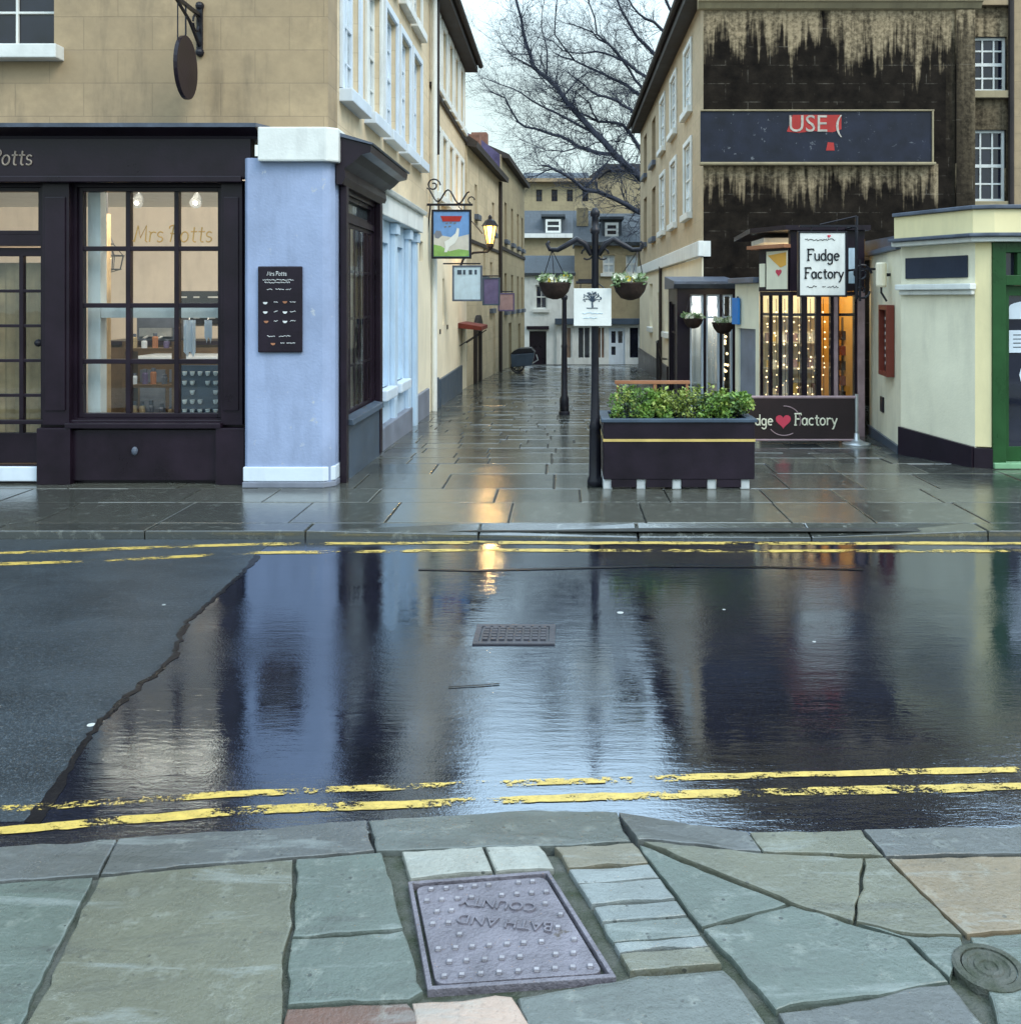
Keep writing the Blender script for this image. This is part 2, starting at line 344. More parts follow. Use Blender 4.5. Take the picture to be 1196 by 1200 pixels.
class MB:
    def __init__(s, fr=None):
        s.v = []; s.f = []; s.mi = []; s.colr = []; s.fr = fr if fr is not None else ID; s.m = 0; s.c = (1, 1, 1)
    def add(s, vs, fs):
        n = len(s.v); s.v += [Vector(p) for p in vs]
        for f in fs: s.f.append([i + n for i in f]); s.mi.append(s.m); s.colr.append(s.c)
        return s
    def box(s, u0, u1, v0, v1, w0, w1):
        P = [(u, v, w) for u in (u0, u1) for v in (v0, v1) for w in (w0, w1)]
        return s.add(P, [(0, 1, 3, 2), (4, 6, 7, 5), (0, 4, 5, 1), (2, 3, 7, 6), (0, 2, 6, 4), (1, 5, 7, 3)])
    def prism(s, poly, v0, v1):
        """poly of (u,w), extruded along v"""
        n = len(poly)
        P = [(u, v0, w) for u, w in poly] + [(u, v1, w) for u, w in poly]
        fs = [tuple(range(n)), tuple(range(2 * n - 1, n - 1, -1))] + [(i, (i + 1) % n, n + (i + 1) % n, n + i) for i in range(n)]
        return s.add(P, fs)
    def prism_u(s, poly, u0, u1):
        """poly of (v,w), extruded along u"""
        n = len(poly)
        P = [(u0, v, w) for v, w in poly] + [(u1, v, w) for v, w in poly]
        fs = [tuple(range(n)), tuple(range(2 * n - 1, n - 1, -1))] + [(i, (i + 1) % n, n + (i + 1) % n, n + i) for i in range(n)]
        return s.add(P, fs)
    def prism_w(s, poly, w0, w1):
        """poly of (u,v), extruded along w"""
        n = len(poly)
        P = [(u, v, w0) for u, v in poly] + [(u, v, w1) for u, v in poly]
        fs = [tuple(range(n)), tuple(range(2 * n - 1, n - 1, -1))] + [(i, (i + 1) % n, n + (i + 1) % n, n + i) for i in range(n)]
        return s.add(P, fs)
    def tube(s, pts, r, n=6):
        pts = [Vector(p) for p in pts]
        rs = r if isinstance(r, (list, tuple)) else [r] * len(pts)
        rings = []; up = None
        for i, p in enumerate(pts):
            t = (pts[min(i + 1, len(pts) - 1)] - pts[max(i - 1, 0)])
            if t.length < 1e-9: t = Vector((0, 0, 1))
            t.normalize()
            if up is None:
                up = Vector((0, 0, 1)) if abs(t.z) < 0.9 else Vector((1, 0, 0))
            a = t.cross(up)
            if a.length < 1e-6: a = t.cross(Vector((0, 1, 0.1)))
            a.normalize(); b = a.cross(t); up = b
            rings.append([p + (a * math.cos(2 * math.pi * k / n) + b * math.sin(2 * math.pi * k / n)) * rs[i] for k in range(n)])
        V = [q for ring in rings for q in ring]
        fs = []
        for i in range(len(rings) - 1):
            for k in range(n):
                fs.append((i * n + k, i * n + (k + 1) % n, (i + 1) * n + (k + 1) % n, (i + 1) * n + k))
        fs.append(tuple(range(n))); fs.append(tuple((len(rings) - 1) * n + k for k in range(n)))
        return s.add(V, fs)
    def lathe(s, prof, cu, cv, n=16):
        V = []; fs = []
        for r, w in prof:
            for k in range(n):
                a = 2 * math.pi * k / n
                V.append((cu + r * math.cos(a), cv + r * math.sin(a), w))
        for i in range(len(prof) - 1):
            for k in range(n):
                fs.append((i * n + k, i * n + (k + 1) % n, (i + 1) * n + (k + 1) % n, (i + 1) * n + k))
        fs.append(tuple(range(n))); fs.append(tuple((len(prof) - 1) * n + k for k in range(n)))
        return s.add(V, fs)
    def ball(s, c, r, n=8, sq=1.0):
        prof = [(r * math.sin(math.pi * i / 6) + 1e-4, c[2] - r * sq * math.cos(math.pi * i / 6)) for i in range(7)]
        return s.lathe(prof, c[0], c[1], n)
    def wall(s, u0, u1, w0, w1, ops=(), t=0.3, v=0.0):
        us = sorted(set([u0, u1] + [o[0] for o in ops] + [o[1] for o in ops]))
        ws = sorted(set([w0, w1] + [o[2] for o in ops] + [o[3] for o in ops]))
        us = [x for x in us if u0 <= x <= u1]; ws = [x for x in ws if w0 <= x <= w1]
        idx = {}; V = []; fs = []
        def vid(i, j, k):
            key = (i, j, k)
            if key not in idx: idx[key] = len(V); V.append((us[i], v - (t if k else 0), ws[j]))
            return idx[key]
        def solid(i, j):
            if i < 0 or j < 0 or i >= len(us) - 1 or j >= len(ws) - 1: return False
            cu = (us[i] + us[i + 1]) / 2; cw = (ws[j] + ws[j + 1]) / 2
            return not any(o[0] < cu < o[1] and o[2] < cw < o[3] for o in ops)
        for i in range(len(us) - 1):
            for j in range(len(ws) - 1):
                if not solid(i, j): continue
                fs.append((vid(i, j, 0), vid(i + 1, j, 0), vid(i + 1, j + 1, 0), vid(i, j + 1, 0)))
                fs.append((vid(i, j, 1), vid(i, j + 1, 1), vid(i + 1, j + 1, 1), vid(i + 1, j, 1)))
                if not solid(i - 1, j): fs.append((vid(i, j, 0), vid(i, j + 1, 0), vid(i, j + 1, 1), vid(i, j, 1)))
                if not solid(i + 1, j): fs.append((vid(i + 1, j, 0), vid(i + 1, j, 1), vid(i + 1, j + 1, 1), vid(i + 1, j + 1, 0)))
                if not solid(i, j - 1): fs.append((vid(i, j, 0), vid(i, j, 1), vid(i + 1, j, 1), vid(i + 1, j, 0)))
                if not solid(i, j + 1): fs.append((vid(i, j + 1, 0), vid(i + 1, j + 1, 0), vid(i + 1, j + 1, 1), vid(i, j + 1, 1)))
        return s.add(V, fs)
    def strokes(s, polys, ox, ow, sc, r, v=0.006, shear=0.0, n=5):
        for pl in polys:
            s.tube([(ox + (x + shear * y) * sc, v, ow + y * sc) for x, y in pl], r, n)
        return s
    def build(s, name, mats, parent=None, bevel=0.0, smooth=False):
        if not isinstance(mats, (list, tuple)): mats = [mats]
        off = Vector((0, 0, 0)); p = parent
        while p is not None: off += p.location; p = p.parent
        me = bpy.data.meshes.new(name)
        bm = bmesh.new()
        uvl = bm.loops.layers.uv.new('UVMap'); cl = bm.loops.layers.float_color.new('slabcol')
        bv = [bm.verts.new(s.fr @ p - off) for p in s.v]
        for f, mi, cc in zip(s.f, s.mi, s.colr):
            try: fa = bm.faces.new([bv[i] for i in f])
            except ValueError: continue
            fa.material_index = mi; fa.smooth = smooth
            P = [s.v[i] for i in f]
            nx = ny = nz = 0
            for i in range(len(P)):
                a, b = P[i], P[(i + 1) % len(P)]
                nx += (a.y - b.y) * (a.z + b.z); ny += (a.z - b.z) * (a.x + b.x); nz += (a.x - b.x) * (a.y + b.y)
            ax = max(range(3), key=lambda k: (abs(nx), abs(ny) * 1.001, abs(nz))[k])
            for lp, q in zip(fa.loops, P):
                lp[uvl].uv = (q.y, q.z) if ax == 0 else (q.x, q.z) if ax == 1 else (q.x, q.y)
                lp[cl] = (cc[0], cc[1], cc[2], 1)
        bmesh.ops.recalc_face_normals(bm, faces=bm.faces)
        if bevel > 0:
            ed = [e for e in bm.edges if len(e.link_faces) == 2 and e.calc_face_angle(0) > 0.5]
            bmesh.ops.bevel(bm, geom=ed, offset=bevel, segments=2, profile=0.6, affect='EDGES', clamp_overlap=True)
        bm.to_mesh(me); bm.free()
        for m in mats: me.materials.append(m)
        o = bpy.data.objects.new(name, me); COL.objects.link(o)
        if parent is not None: o.parent = parent
        return o

def tag(o, label, cat, group=None):
    o['label'] = label; o['category'] = cat
    if group: o['group'] = group
    return o
def thing(name, label, cat, loc, group=None):
    o = bpy.data.objects.new(name, None); COL.objects.link(o); o.location = loc; o.empty_display_size = 0.2
    return tag(o, label, cat, group)
def struct(o): o['kind'] = 'structure'; return o

def window(par, fr, u0, u1, w0, w1, rows=4, cols=3, recess=0.1, fm='white', pm='greypane', sill='white', name='window', bar=0.022, fw=0.05, surround=None, sproj=0.1):
    f = MB(fr)
    v0, v1 = -recess - 0.06, -recess
    f.box(u0, u0 + fw, v0, v1, w0, w1); f.box(u1 - fw, u1, v0, v1, w0, w1)
    f.box(u0 + fw, u1 - fw, v0, v1, w0, w0 + fw); f.box(u0 + fw, u1 - fw, v0, v1, w1 - fw, w1)
    mid = (w0 + w1) / 2
    for i in range(1, cols):
        x = u0 + (u1 - u0) * i / cols; f.box(x - bar / 2, x + bar / 2, v0 + 0.02, v1 - 0.006, w0 + fw, w1 - fw)
    for j in range(1, rows):
        z = w0 + (w1 - w0) * j / rows; b = bar / 2 * (1.9 if rows % 2 == 0 and j == rows // 2 else 1)
        f.box(u0 + fw, u1 - fw, v0 + 0.017, v1 - (0.003 if b > bar / 2 else 0.009), z - b, z + b)
    if surround:
        d = 0.09
        f.box(u0 - d, u0 - 0.002, 0.002, 0.035, w0, w1 + d); f.box(u1 + 0.002, u1 + d, 0.002, 0.035, w0, w1 + d)
        f.box(u0 - 0.002, u1 + 0.002, 0.002, 0.035, w1 + 0.002, w1 + d)
    o = f.build(name, M[fm], par, 0.004)
    MB(fr).box(u0 + fw * .6, u1 - fw * .6, v0 + 0.022, v0 + 0.03, w0 + fw * .6, w1 - fw * .6).build('pane', M[pm], o)
    if sill:
        MB(fr).box(u0 - 0.09, u1 + 0.09, -recess + 0.004, sproj, w0 - 0.13, w0 - 0.004).build('sill', M[sill], o, 0.01)
    return o

# ------------------------------------------------------------------ lettering strokes
def arc(cx, cy, rx, ry, a0, a1, n=10):
    return [(cx + rx * math.cos(R(a0 + (a1 - a0) * i / n)), cy + ry * math.sin(R(a0 + (a1 - a0) * i / n))) for i in range(n + 1)]
GL = {
 'o': ([arc(.4, .5, .36, .5, 0, 360, 14)], .95), 'c': ([arc(.42, .5, .38, .5, 50, 310)], .88),
 'e': ([[(.06, .52), (.76, .56)] + arc(.41, .5, .36, .5, 5, 310, 12)], .92),
 'a': ([arc(.38, .5, .34, .5, 0, 360, 14), [(.74, 1), (.74, .1), (.88, 0)]], 1.0),
 'd': ([arc(.38, .5, .34, .5, 0, 360, 14), [(.74, 1.7), (.74, 0), (.86, 0)]], 1.0),
 'g': ([arc(.38, .5, .34, .5, 0, 360, 14), [(.74, 1), (.74, -.25)] + arc(.4, -.25, .34, .35, 0, -160, 8)], 1.0),
 'u': ([[(0, 1), (.1, 1), (.1, .35)] + arc(.41, .35, .31, .35, 180, 360, 8) + [(.72, 1)], [(.72, .5), (.72, 0), (.84, 0)]], .98),
 't': ([[(.3, 1.45), (.3, .25)] + arc(.5, .25, .2, .25, 180, 300, 6), [(.02, 1), (.62, 1.02)]], .75),
 'r': ([[(0, 1), (.14, 1), (.14, 0)], arc(.47, .6, .33, .38, 180, 50, 6)], .78),
 'y': ([[(.02, 1), (.38, .1)], [(.78, 1), (.22, -.55), (.02, -.55)]], .85),
 's': ([arc(.35, .75, .26, .25, 30, 270, 8) + arc(.35, .25, .28, .25, 90, -150, 8)], .75),
 'F': ([[(.2, 1.65), (.16, 0)], [(-.02, 0), (.36, 0)], [(.0, 1.65), (1.0, 1.68), (1.0, 1.45)], [(.18, .88), (.72, .9)]], 1.1),
 'P': ([[(.28, 1.6), (.1, 0)], [(-.1, 1.3)] + arc(.3, 1.22, .55, .42, 140, -120, 12)], 1.05),
 'M': ([[(-.1, .15), (.05, 0), (.25, 1.6), (.6, .4), (1.05, 1.6), (1.15, .1), (1.3, 0)]], 1.4), ' ': ([], .55),
}
def stroke_text(mb, txt, u, w, xh, r, v=0.006, shear=0.0):
    x = u
    for ch in txt:
        pl, adv = GL[ch]
        mb.strokes(pl, x, w, xh, r, v, shear); x += adv * xh
    return x
def text_into(mb, txt, size, u, w, v0, depth=0.006, rot=0.0, flip=False, plane='wall'):
    cu = bpy.data.curves.new('t', 'FONT'); cu.body = txt; cu.size = size; cu.extrude = depth / 2; cu.align_x = 'CENTER'; cu.align_y = 'CENTER'
    cu.resolution_u = 3
    o = bpy.data.objects.new('t', cu); COL.objects.link(o)
    bpy.context.view_layer.update()
    me = bpy.data.meshes.new_from_object(o.evaluated_get(bpy.context.evaluated_depsgraph_get()))
    c, s = math.cos(rot), math.sin(rot)
    vs = []
    for q in me.vertices:
        x, y, z = q.co
        if plane == 'wall': vs.append((u + c * x - s * y, v0 + z, w + s * x + c * y))
        else: vs.append((u + c * x - s * y, w + s * x + c * y, v0 + z))
    mb.add(vs, [tuple(p.vertices) for p in me.polygons])
    bpy.data.objects.remove(o); bpy.data.curves.remove(cu); bpy.data.meshes.remove(me)

# ------------------------------------------------------------------ ground
def zg(y):
    P = [(-50, 0), (9.3, 0), (20, -0.26), (28, -0.42), (36, -0.86), (400, -0.9)]
    for (a, za), (b, zb) in zip(P, P[1:]):
        if y <= b: return za + (zb - za) * (max(y, a) - a) / (b - a)
    return -0.9
RZ = -0.06
g = MB().add([(-400, -200, -1.3), (400, -200, -1.3), (400, 500, -1.3), (-400, 500, -1.3)], [(0, 1, 2, 3)])
struct(g.build('ground', M['gravel']))
road = MB().box(-60, 60, 2.55, 6.95, RZ - 0.5, RZ)
struct(road.build('road', M['asphalt']))
# dry asphalt patch at left
edge_px = [(300, 650), (285, 668), (262, 690), (225, 722), (208, 742), (204, 765), (190, 782), (158, 806), (125, 834), (98, 868), (75, 905), (52, 935), (30, 962)]
ep0 = [Vector(gp(x, y, RZ + 0.0035)) for x, y in edge_px]; ep = []; random.seed(12)
for a, b in zip(ep0, ep0[1:]):
    k = max(2, int((b - a).length / .03))
    for i in range(k): q = a + (b - a) * (i / k); ep.append((q.x + random.gauss(0, .006), q.y + random.gauss(0, .006)))
ep.append(tuple(ep0[-1][:2]))
far = (ep[0][0], 6.66); poly = [(ep[0][0] + .02, 6.66)] + [(p[0], p[1]) for p in ep] + [(-30, 2.9), (-30, 6.66)]
pm = MB(); n = len(poly)
pm.add([(x, y, RZ + 0.0013) for x, y in poly], [tuple(range(n))])
struct(pm.build('road_patch', M['patch']))
random.seed(7)

sm = MB(); k = len(ep); jr = random.Random(2); w_ = .03
P = []
for i, p in enumerate(ep):
    w_ = min(.075, max(.02, w_ + jr.gauss(0, .006))); P += [(p[0] - .006, p[1], RZ + .0019), (p[0] + w_, p[1] - w_ * .3, RZ + .0019)]
sm.add(P, [(2 * i, 2 * i + 2, 2 * i + 3, 2 * i + 1) for i in range(k - 1)])
SEAM = sm
def strip(name, pts, width, mat, z):
    mb = MB(); P = []; fine = []
    for a, b in zip(pts, pts[1:]):
        L = math.hypot(b[0] - a[0], b[1] - a[1]); k = max(1, int(L / (0.035 if max(abs(a[0]), abs(b[0])) < 6 else 1.5)))
        fine += [(a[0] + (b[0] - a[0]) * i / k, a[1] + (b[1] - a[1]) * i / k) for i in range(k)]
    pts = fine + [pts[-1][:2]]
    lo = hi = 0.0
    for i, p in enumerate(pts):
        lo = lo * .7 + random.gauss(0, width * .045); hi = hi * .7 + random.gauss(0, width * .045)
        P.append((p[0], p[1] - width / 2 + lo, z)); P.append((p[0], p[1] + width / 2 + hi, z))
    mb.add(P, [(2 * i, 2 * i + 2, 2 * i + 3, 2 * i + 1) for i in range(len(pts) - 1)])
    return struct(mb.build(name, mat))
def line_px(pl, ext=True):
    pts = [gp(x, y, RZ) for x, y in pl]
    a, b = pts[0], pts[1]; k = (-40 - a[0]) / (b[0] - a[0]); p0 = (-40, a[1] + (b[1] - a[1]) * k * 0.3)
    c, d = pts[-2], pts[-1]; p1 = (40, d[1])
    return [p0] + pts + [p1]
zl = RZ + 0.0026
strip('yellow_line', line_px([(-40, 650), (150, 643), (300, 638), (560, 636), (900, 637), (1196, 637)]), 0.07, M['yellow'], zl)
strip('yellow_line', line_px([(-40, 663), (150, 656), (300, 648), (560, 645), (900, 646), (1196, 646)]), 0.065, M['yellowb'], zl)
strip('yellow_line', line_px([(-40, 952), (140, 939), (300, 930), (560, 919), (900, 909), (1196, 902)]), 0.042, M['yellowb'], zl)
strip('yellow_line', line_px([(-40, 977), (140, 962), (300, 950), (560, 940), (800, 931), (1196, 922)]), 0.048, M['yellow'], zl)

struct(SEAM.build('tar_seam', M['tar']))
strip('tar_seam', [gp(x, y, RZ) for x, y in ((490, 668), (560, 669), (640, 667), (760, 664), (900, 665), (1010, 668))], 0.03, M['tar'], RZ + .004)
strip('tar_seam', [gp(x, y, RZ) for x, y in ((525, 806), (560, 804), (585, 802))], 0.012, M['tar'], RZ + .004)
def slab(mb, pts, depth=0.09, inset=0.003, drop=0.006, col=(1, 1, 1)):
    """pts 3D ccw; top face slightly inset with a worn rounded arris"""
    mb.c = col
    n = len(pts); c = Vector((sum(p[0] for p in pts) / n, sum(p[1] for p in pts) / n, 0))
    top = []; rim = []; rim2 = []; bot = []
    for p in pts:
        d = Vector((p[0], p[1], 0)) - c; L = max(d.length, 1e-4)
        def at(e, z): q = c + d * max(0.3, (1 - e / L)); return (q.x, q.y, z)
        top.append(at(inset * 2.6 + .002, p[2])); rim.append(at(inset * 1.5, p[2] - drop * .3)); rim2.append(at(inset, p[2] - drop * 1.3)); bot.append(at(inset, p[2] - depth))
    V = top + rim + rim2 + bot; fs = [tuple(range(n))]
    for k in range(3):
        for i in range(n): fs.append((k * n + i, k * n + (i + 1) % n, (k + 1) * n + (i + 1) % n, (k + 1) * n + i))
    mb.add(V, fs)
# far pavement and alley paving
rnd = random.Random(3)
pv = MB()
def slab_row(y0, y1, x0, x1, wlo, whi, tilt=0.004, zfun=zg):
    x = x0 + rnd.uniform(-0.3, 0)
    while x < x1:
        w = rnd.uniform(wlo, whi); xe = x + w
        t = rnd.random(); dz = rnd.uniform(-0.003, 0.003)
        tx, ty = rnd.uniform(-tilt, tilt), rnd.uniform(-tilt, tilt)
        cx, cy = (x + xe) / 2, (y0 + y1) / 2
        P = [(a, b, zfun(b) + dz + tx * (a - cx) + ty * (b - cy)) for a, b in ((x, y0), (xe, y0), (xe, y1), (x, y1))]
        slab(pv, P, 0.12, 0.006, 0.006, (t, t, t)); x = xe
# kerb, lowered between x -0.7 and 2.2
def zk(x): 
    if x < -0.9 or x > 2.6: return 0.0
    return -0.045 * min(1, (x + 0.9) / 0.5, (2.6 - x) / 0.5)
x = -30
while x < 30:
    w = rnd.uniform(0.8, 1.3); t = rnd.random() * .25
    P = [(x, 6.67, zk(x)), (x + w, 6.67, zk(x + w)), (x + w, 6.9, 0), (x, 6.9, 0)]
    slab(pv, P, 0.16, 0.005, 0.01, (t, t, t)); x += w
y = 6.9
while y < 9.3:
    h = rnd.choice((0.55, 0.62, 0.7)); slab_row(y, y + h, -14, 14, 0.6, 1.15); y += h
while y < 36.5:
    h = rnd.uniform(0.26, 0.42); xl, xr = (-2.6, 5.2) if y < 16.2 else (-2.6, 3.4)
    if y > 28: xl, xr = -4, 10
    slab_row(y, y + h, xl, xr, 0.28, 0.75, 0.005 if y < 14 else 0.011); y += h
struct(pv.build('pavement', M['flag']))
mb = MB()
Y = [6.72, 9.3, 20, 28, 36.5]
for a, b in zip(Y, Y[1:]):
    k = len(mb.v)
    mb.add([(-30, a, zg(a) - .016), (30, a, zg(a) - .016), (30, b, zg(b) - .016), (-30, b, zg(b) - .016)], [(0, 1, 2, 3)])
struct(mb.build('pavement_bed', M['mortar']))
# near pavement, slabs traced on the ground
npv = MB()
GREEN = (0.110, 0.140, 0.122); OLIVE = (0.140, 0.142, 0.102); GREY = (0.105, 0.112, 0.112); BLUEG = (0.12, 0.138, 0.130); PALE = (0.36, 0.37, 0.33)
ORG = (0.24, 0.18, 0.11); BRN = (0.15, 0.075, 0.055); PINK = (0.48, 0.35, 0.28)
def nslab(px, col, z=None, **k):
    zs = z if z is not None else [0] * len(px)
    P = [Vector(gp(a, b, q)) for (a, b), q in zip(px, zs)][::-1]; out = []
    tz = rnd.uniform(-.002, .002)
    for a, b in zip(P, P[1:] + P[:1]):
        L = (b - a).length; n = max(1, int(L / .035)); nrm = Vector((b.y - a.y, a.x - b.x, 0)).normalized(); j = 0
        for i in range(n):
            j = j * .6 + rnd.gauss(0, .0028); q = a + (b - a) * (i / n)
            if i: q = q + nrm * j
            out.append((q.x, q.y, q.z + tz))
    slab(npv, out, 0.1, col=col, **k)
nslab([(-60, 995), (138, 983), (117, 1024), (-60, 1038)], GREY, [0, 0, 0, 0])
nslab([(138, 983), (431, 961), (440, 996), (117, 1024)], GREY, [0, -.02, 0, 0])
nslab([(431, 961), (600, 949), (724, 951), (740, 985), (600, 992), (440, 996)], BLUEG, [-.02, -.045, -.045, -.004, 0, 0])
nslab([(724, 951), (877, 975), (893, 997), (746, 983)], GREY, [-.045, 0, 0, -.004])
nslab([(877, 975), (1010, 972), (1036, 1003), (893, 997)], OLIVE)
nslab([(1010, 972), (1300, 965), (1300, 997), (1036, 1003)], GREY)
nslab([(-120, 1040), (110, 1026), (26, 1200), (-20, 1330), (-260, 1330)], GREEN)
nslab([(116, 1027), (344, 1006), (331, 1205), (26, 1208)], OLIVE)
nslab([(347, 1006), (448, 998), (462, 1040), (473, 1088), (342, 1098)], GREEN)
nslab([(341, 1100), (473, 1090), (497, 1162), (480, 1172), (336, 1178)], GREEN)
nslab([(336, 1180), (478, 1173), (498, 1215), (480, 1330), (310, 1330)], BRN)
nslab([(482, 1174), (600, 1166), (640, 1230), (640, 1330), (500, 1330)], PINK)
nslab([(470, 998), (566, 992), (578, 1021), (480, 1030)], PALE)
nslab([(568, 992), (632, 990), (650, 1018), (580, 1021)], PALE)
def split_rows(q, n, cols):
    a, b, c_, d = [Vector((x, y, 0)) for x, y in q]; t0 = 0
    for i in range(n):
        t1 = min(1, (i + 1) / n + (rnd.uniform(-.05, .05) if i < n - 1 else 0)); g_ = .012
        f = lambda p, q_, t: tuple((p + (q_ - p) * t)[:2])
        nslab([f(a, d, t0 + g_), f(b, c_, t0 + g_), f(b, c_, t1 - g_), f(a, d, t1 - g_)], cols[i % len(cols)]); t0 = t1
split_rows([(648, 991), (742, 986), (792, 1052), (692, 1060)], 3, [(.19, .17, .12), (.24, .27, .27), (.22, .25, .25)])
split_rows([(694, 1062), (793, 1054), (847, 1130), (737, 1139)], 4, [(.20, .23, .23), (.14, .17, .16), (.23, .26, .26), (.15, .15, .11)])
nslab([(602, 1166), (730, 1142), (850, 1132), (905, 1200), (960, 1330), (650, 1330)], BLUEG, inset=0.01)
nslab([(748, 989), (922, 1059), (822, 1086)], GREEN)
nslab([(753, 986), (893, 999), (1012, 1006), (1000, 1080), (928, 1058)], OLIVE)
nslab([(1012, 1005), (1036, 1004), (1128, 1096), (1050, 1092), (1002, 1080)], OLIVE)
nslab([(1040, 1005), (1300, 998), (1300, 1082), (1132, 1094)], ORG)
nslab([(823, 1088), (927, 1060), (1062, 1100), (1112, 1150), (908, 1184)], GREEN)
nslab([(1135, 1097), (1300, 1085), (1330, 1330), (1180, 1230)], GREEN)
nslab([(910, 1186), (1113, 1152), (1178, 1232), (1230, 1330), (965, 1330)], GREY)
nslab([(26, 1210), (331, 1207), (310, 1330), (-18, 1330)], GREEN)
nslab([(1004, 1082), (1050, 1094), (1126, 1098), (1130, 1110), (1113, 1146), (1064, 1100)], GREEN)
# the same paving carried on outside the frame
for sx in (-1, 1):
    xx = 1.78 if sx > 0 else 2.05
    while xx < 16:
        w = rnd.uniform(.6, .95)
        for (ya, yb) in ((2.62, 2.9), (1.95, 2.6), (1.2, 1.93), (0.4, 1.18), (-.5, .38)):
            a, b = sorted((sx * xx, sx * (xx + w)))
            slab(npv, [(a, ya, 0), (b, ya, 0), (b, yb, 0), (a, yb, 0)], 0.1, col=rnd.choice((GREEN, OLIVE, GREY, BLUEG)))
        xx += w
xx = -2.0
while xx < 1.7:
    w = rnd.uniform(.5, .8)
    for (ya, yb) in ((1.2, 1.82), (0.4, 1.18), (-.5, .38)):
        slab(npv, [(xx, ya, 0), (xx + w, ya, 0), (xx + w, yb, 0), (xx, yb, 0)], 0.1, col=rnd.choice((GREEN, OLIVE, GREY, BLUEG)))
    xx += w
o = npv.build('near_pavement', M['nearflag']); struct(o)
mb = MB(); mb.add([(-30, -8, -.016), (30, -8, -.016), (30, 2.78, -.016), (2.2, 2.78, -.016), (1.0, 2.8, -.02), (.15, 2.82, -.03), (-.9, 2.82, -.02), (-2.2, 2.72, -.016), (-30, 2.72, -.016)], [tuple(range(9))])
mb.add([(-30, 2.7, -.5), (30, 2.7, -.5), (30, 2.75, -.07), (-30, 2.75, -.07)], [(0, 1, 2, 3)])
struct(mb.build('near_pavement_bed', M['nearbed']))

# manhole cover on near pavement
def cover_frame():
    c = [Vector(gp(x, y)) for x, y in ((478, 1034), (643, 1021), (722, 1146), (501, 1161))]
    return c
c = cover_frame(); cen = sum(c, Vector()) / 4
t = thing('manhole_cover', 'square lilac grey iron inspection cover with raised studs and lettering in near pavement', 'manhole cover', (cen.x, cen.y, 0))
def quad_lerp(a, b): return (c[3] * (1 - a) + c[2] * a) * (1 - b) + (c[0] * (1 - a) + c[1] * a) * b
fr_ = MB(); rim = 0.028
for a0, a1, b0, b1 in ((0, 1, 0, rim), (0, 1, 1 - rim, 1), (0, rim, rim, 1 - rim), (1 - rim, 1, rim, 1 - rim)):
    q = [quad_lerp(a0, b0), quad_lerp(a1, b0), quad_lerp(a1, b1), quad_lerp(a0, b1)]
    fr_.add([(p.x, p.y, z) for z in (-.03, 0.003) for p in q], [(0, 1, 2, 3), (4, 5, 6, 7), (0, 1, 5, 4), (1, 2, 6, 5), (2, 3, 7, 6), (3, 0, 4, 7)])
fr_.build('frame', M['iron'], t, 0.002)
e = rim + 0.022; cr = 0.05
pl_ = MB(); pts = []
for (a, b, s) in ((e, e, 180), (1 - e, e, 270), (1 - e, 1 - e, 0), (e, 1 - e, 90)):
    ca, cb = (a + cr if a < .5 else a - cr), (b + cr if b < .5 else b - cr)
    for k in range(5):
        ang = R(s + 90 * k / 4); pts.append(quad_lerp(ca + cr * math.cos(ang), cb + cr * math.sin(ang)))
pl_.prism_w([(p.x, p.y) for p in pts], -.03, -0.001)
st = pl_; st.m = 1; rr = random.Random(5)
for i in range(9):
    for j in range(8):
        a, b = e + .05 + (1 - 2 * e - .1) * i / 8, e + .05 + (1 - 2 * e - .1) * j / 7
        if j % 2: a += 0.045
        if a > 1 - e - .03: continue
        if 2.2 < j < 5.6 and .26 < a < .83: continue
        if rr.random() < .06: continue
        a += rr.uniform(-.004, .004); p = quad_lerp(a, b); st.box(p.x - .0075, p.x + .0075, p.y - .006, p.y + .006, -.002, .0055)
plate = st.build('plate', [M['iron'], M['ironlet']], t, 0.0018)
lt = MB(); p = quad_lerp(.55, .70); text_into(lt, 'COUNTY', .05, p.x, p.y, 0.0015, .006, R(172), plane='floor')
p = quad_lerp(.54, .52); text_into(lt, 'BATH AND', .052, p.x, p.y, 0.0015, .006, R(172), plane='floor')
lt.build('lettering', M['iron'], plate)
# stopcock cover
p = gp(1158, 1135)
t = thing('stopcock_cover', 'small round ringed stopcock cover set in near pavement at right', 'stopcock cover', (p[0], p[1], 0))
mb = MB().lathe([(0.062, -.02), (0.062, .005), (.05, .007), (.046, .003), (.036, .003), (.033, .007), (.022, .007), (.02, .003), (.012, .003), (.009, .006), (.0005, .007)], p[0], p[1], 24)
mb.build('lid', M['nearbed'], t)
MB().lathe([(.085, -.02), (.085, .0045), (.078, .0075), (.066, .0075), (.064, -.01), (.064, -.02)], p[0], p[1], 24).build('collar', M['nearbed'], t)
